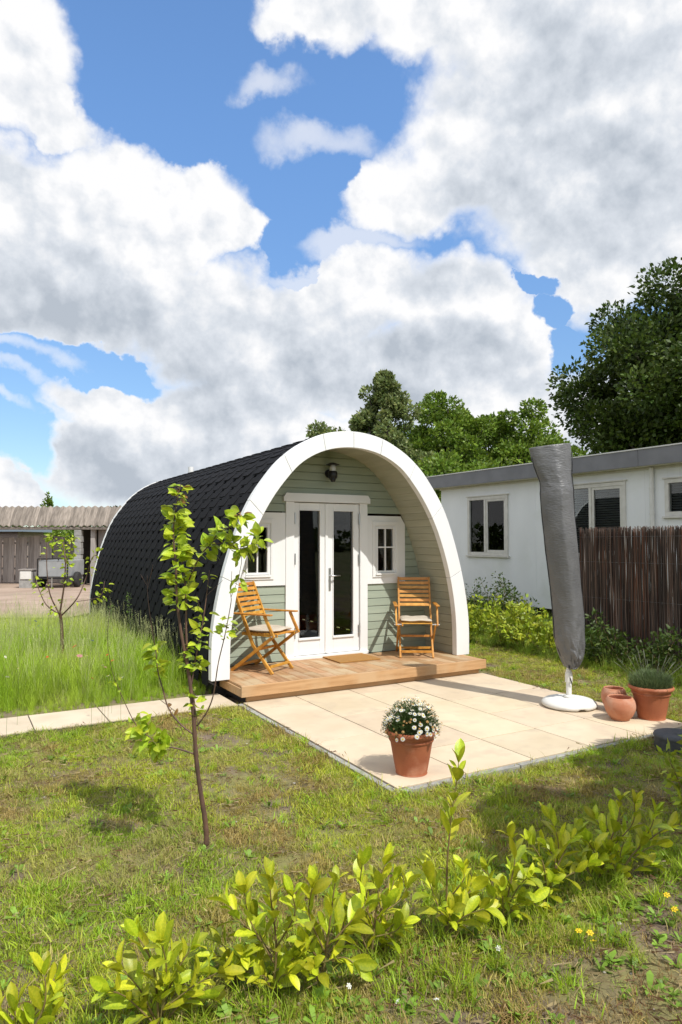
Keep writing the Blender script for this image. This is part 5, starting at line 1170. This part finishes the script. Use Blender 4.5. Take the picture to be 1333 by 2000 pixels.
# meadow beside the pod
tall = [blade_patch('blades', 26, .07, .30, .62, .0030, .55, 60 + s, segs=5) for s in range(4)] + [blade_patch('blades', 34, .08, .15, .34, .0032, .8, 70 + s, segs=4) for s in range(2)]
def seedhead(seed):
    rs = np.random.RandomState(seed); V = []; F = []
    for i in range(4):
        a = rs.uniform(0, 6.28); r = .05 * rs.rand(); x, y = r * math.cos(a), r * math.sin(a); h = rs.uniform(.55, .8); lx, ly = rs.randn(2) * .07
        def pt(t): return (x + lx * t * t, y + ly * t * t, h * t)
        prev = None
        for t in np.linspace(0, 1, 6):
            p = pt(t); b0 = len(V); w_ = .0011; V += [(p[0] - w_, p[1], p[2]), (p[0] + w_, p[1], p[2])]
            if prev is not None: F.append((prev, prev + 1, b0 + 1, b0))
            prev = b0
        for q in range(16):
            t = rs.uniform(.78, 1.02); p = pt(t); a = rs.uniform(0, 6.28); L = .02; b0 = len(V); V += [p, (p[0] + math.cos(a) * L * .5 + .002, p[1] + math.sin(a) * L * .5, p[2] + L * .6), (p[0] + math.cos(a) * L * .7, p[1] + math.sin(a) * L * .7, p[2] + L)]; F.append((b0, b0 + 1, b0 + 2))
    me = bpy.data.meshes.new('seed_heads'); me.from_pydata(V, [], F); me.materials.append(M['grass']); return me
n = 15000; X_ = rs.uniform(-6, 2.5, n); Y_ = 7.2 + 6.9 * rs.rand(n) ** 1.25; w_ = X_ * FH.x + Y_ * FH.y; u_ = X_ * RT.x + Y_ * RT.y
k = (np.abs(u_) < w_ * .58 + .8); X_, Y_, w_ = X_[k], Y_[k], w_[k]; k = (w_ < 13.3 + fbm(X_, Y_, .5, 2) * 1.2) & (rs.rand(len(X_)) < .65 + .35 * (fbm(X_, Y_, 1.3, 3) > .45)); X_, Y_, w_ = X_[k], Y_[k], w_[k]; n = len(X_)
ed = np.clip((Y_ - 7.15) / .7, .28, 1) * np.clip((13.6 - w_) / 1.2, .35, 1); 
m1 = np.array([.38, .56, .035]); m2 = np.array([.52, .64, .08]); ww = np.clip((fbm(X_, Y_, .9, 3) - .4) / .2, 0, 1)[:, None]
T_ = (m1 * (1 - ww) + m2 * ww) * rs.uniform(.7, 1.3, (n, 1)); dry = rs.rand(n) < .07; T_[dry] = np.array([.33, .28, .13])
mg = scatter('meadow_grass', np.stack([X_, Y_, soilz(X_, Y_)], 1), ed * rs.uniform(.55, .95, n), T_, 'tall_tufts', tall, .10, 5); tag(mg, 'tall bright green meadow grass beside the pod', 'grass')
n2 = 900; i_ = rs.randint(0, n, n2); i_ = i_[(X_[i_] > .6) | (rs.rand(n2) < .35)]
T2_ = np.array([.55, .58, .26]) * rs.uniform(.7, 1.2, (len(i_), 1)); sd_ = scatter('seed_heads', np.stack([X_[i_], Y_[i_], soilz(X_[i_], Y_[i_])], 1), ed[i_] * rs.uniform(.75, 1.0, len(i_)), T2_, 'seed_stalks', [seedhead(s) for s in range(4)], .1, 6); tag(sd_, 'pale grass seed heads above the meadow', 'grass')
# rough grass at the foot of the fence bed and right of the arch
n = 3600; X_ = rs.uniform(5.95, 10.6, n); Y_ = rs.uniform(4.2, 13.4, n); lim = 7.0 + .10 * (Y_ - 5); k = (X_ > lim) & ~((X_ > 7.8) & (Y_ < 6.95)) | ((X_ < 6.25) & (Y_ > 6.6)); X_, Y_ = X_[k], Y_[k]; n = len(X_)
T_ = np.array([.26, .38, .04]) * rs.uniform(.6, 1.4, (n, 1)); bgz = scatter('rough_grass', np.stack([X_, Y_, soilz(X_, Y_)], 1), np.where(X_ < 6.25, .3, .55) * rs.uniform(.6, 1.2, n), T_, 'rough_tufts', tall, .2, 7); tag(bgz, 'rough grass in the bed before the mobile home', 'grass')

# flowers that can be counted
def flower(px, py, h, pm, cm, lab, cat, grp, r=.02, z=None):
    g = gnd(px, py, h); e_ = empty('wild_flower', (g.x, g.y, 0), random.uniform(0, 6), lab, cat, grp)
    MB().tube([(0, 0, -.02), (.005, 0, h * .5), (0, 0, h)], .0012, 5, False).build('stem', M['weed'], e_)
    me = flower_mesh(pm, cm, 6, r); o = link('flower_head', me, None, e_); o.location = (0, 0, h); o.rotation_euler = (R(random.uniform(-50, 0)), R(random.uniform(-20, 20)), random.uniform(0, 6))
for p, lab in (((1131, 1818), 'yellow buttercup left of a close group of three'), ((1153, 1822), 'yellow buttercup topmost of the close group of three'), ((1159, 1838), 'yellow buttercup lowest of the close group of three'), ((1303, 1748), 'yellow buttercup upper one near the right edge'), ((1318, 1776), 'yellow buttercup lower one near the right edge')):
    flower(p[0], p[1], .06, M['yellow'], M['yellow'], lab, 'flower', 'buttercups in the grass at the lower right', .016)
for p, lab in (((682, 1926), 'white clover flower under the middle laurel'), ((777, 1956), 'white clover flower in the lower middle of the lawn'), ((974, 1852), 'white speck of clover right of the tallest laurel'), ((853, 1952), 'tiny white clover near the bare soil')):
    flower(p[0], p[1], .035, M['petal'], M['petal'], lab, 'flower', 'white clover flowers in the lawn', .012)
MW = [((146, 1262), M['redf'], 'bright red poppy in the meadow', .03), ((93, 1283), M['redf'], 'small dark red poppy left of the bright one', .015), ((156, 1281), M['pinkf'], 'pink flower just below the bright red poppy', .035), ((210, 1279), M['redf'], 'dark red bloom in the middle of the meadow', .016), ((220, 1290), M['redf'], 'deep red bloom right of the middle of the meadow', .018), ((206, 1303), M['pinkf'], 'dull pink bloom below the deep red one', .018),
      ((181, 1251), M['bluef'], 'blue cornflower right of the bright red poppy', .022), ((70, 1213), M['bluef'], 'blue cornflower at the back of the meadow, left', .025), ((76, 1222), M['bluef'], 'blue cornflower at the back, below its neighbour', .025), ((84, 1197), M['bluef'], 'blue cornflower nearest the yard', .022), ((212, 1320), M['petal'], 'white bloom in the right part of the meadow', .018), ((238, 1324), M['petal'], 'white bloom farthest right in the meadow', .02), ((201, 1299), M['petal'], 'white bloom above the dull pink one', .014),
      ((15, 1322), M['petal'], 'white bloom near the left edge, lower', .018), ((11, 1283), M['petal'], 'white bloom near the left edge, upper', .016), ((171, 1281), M['petal'], 'small white bloom right of the pink flower', .012), ((36, 1306), M['petal'], 'white bloom second from the left edge', .012), ((181, 1325), M['redf'], 'dark red bloom low in the meadow', .014)]
for (p, m_, lab, r) in MW: flower(p[0], p[1], .50, m_, M['yellow'] if m_ == M['petal'] else m_, lab, 'flower', 'wild flowers in the meadow', r)
# tall weeds in front of the dark roof
rs = np.random.RandomState(77)
for (pts, lab) in (([(262, 1290), (255, 1220), (251, 1160)], 'tall thin weed stalk standing before the black roof'), ([(215, 1300), (212, 1240), (216, 1185)], 'bent pale weed stalk left of the tall one before the black roof'), ([(385, 1330), (370, 1270), (362, 1240)], 'weed stalk at the base of the black roof near the arch')):
    g = gnd(*pts[0]); d_ = (g - CP).dot(FW); e_ = empty('weed_stalk', g, 0, lab, 'weed', 'tall weeds beside the pod'); S = spline([at(*p, d_) - g for p in pts]); MB().tube(S, list(np.linspace(.004, .001, len(S))), 5).build('stem', M['lavspike'], e_)
    C_ = [tuple(s) for s in S[len(S) // 3:]]; leafball('foliage', e_, clumps(C_, [.025] * len(C_), rs), 130, .004, .035, mat_w if (mat_w := M['weedd']) else None, rs, 1.2, 2.6)
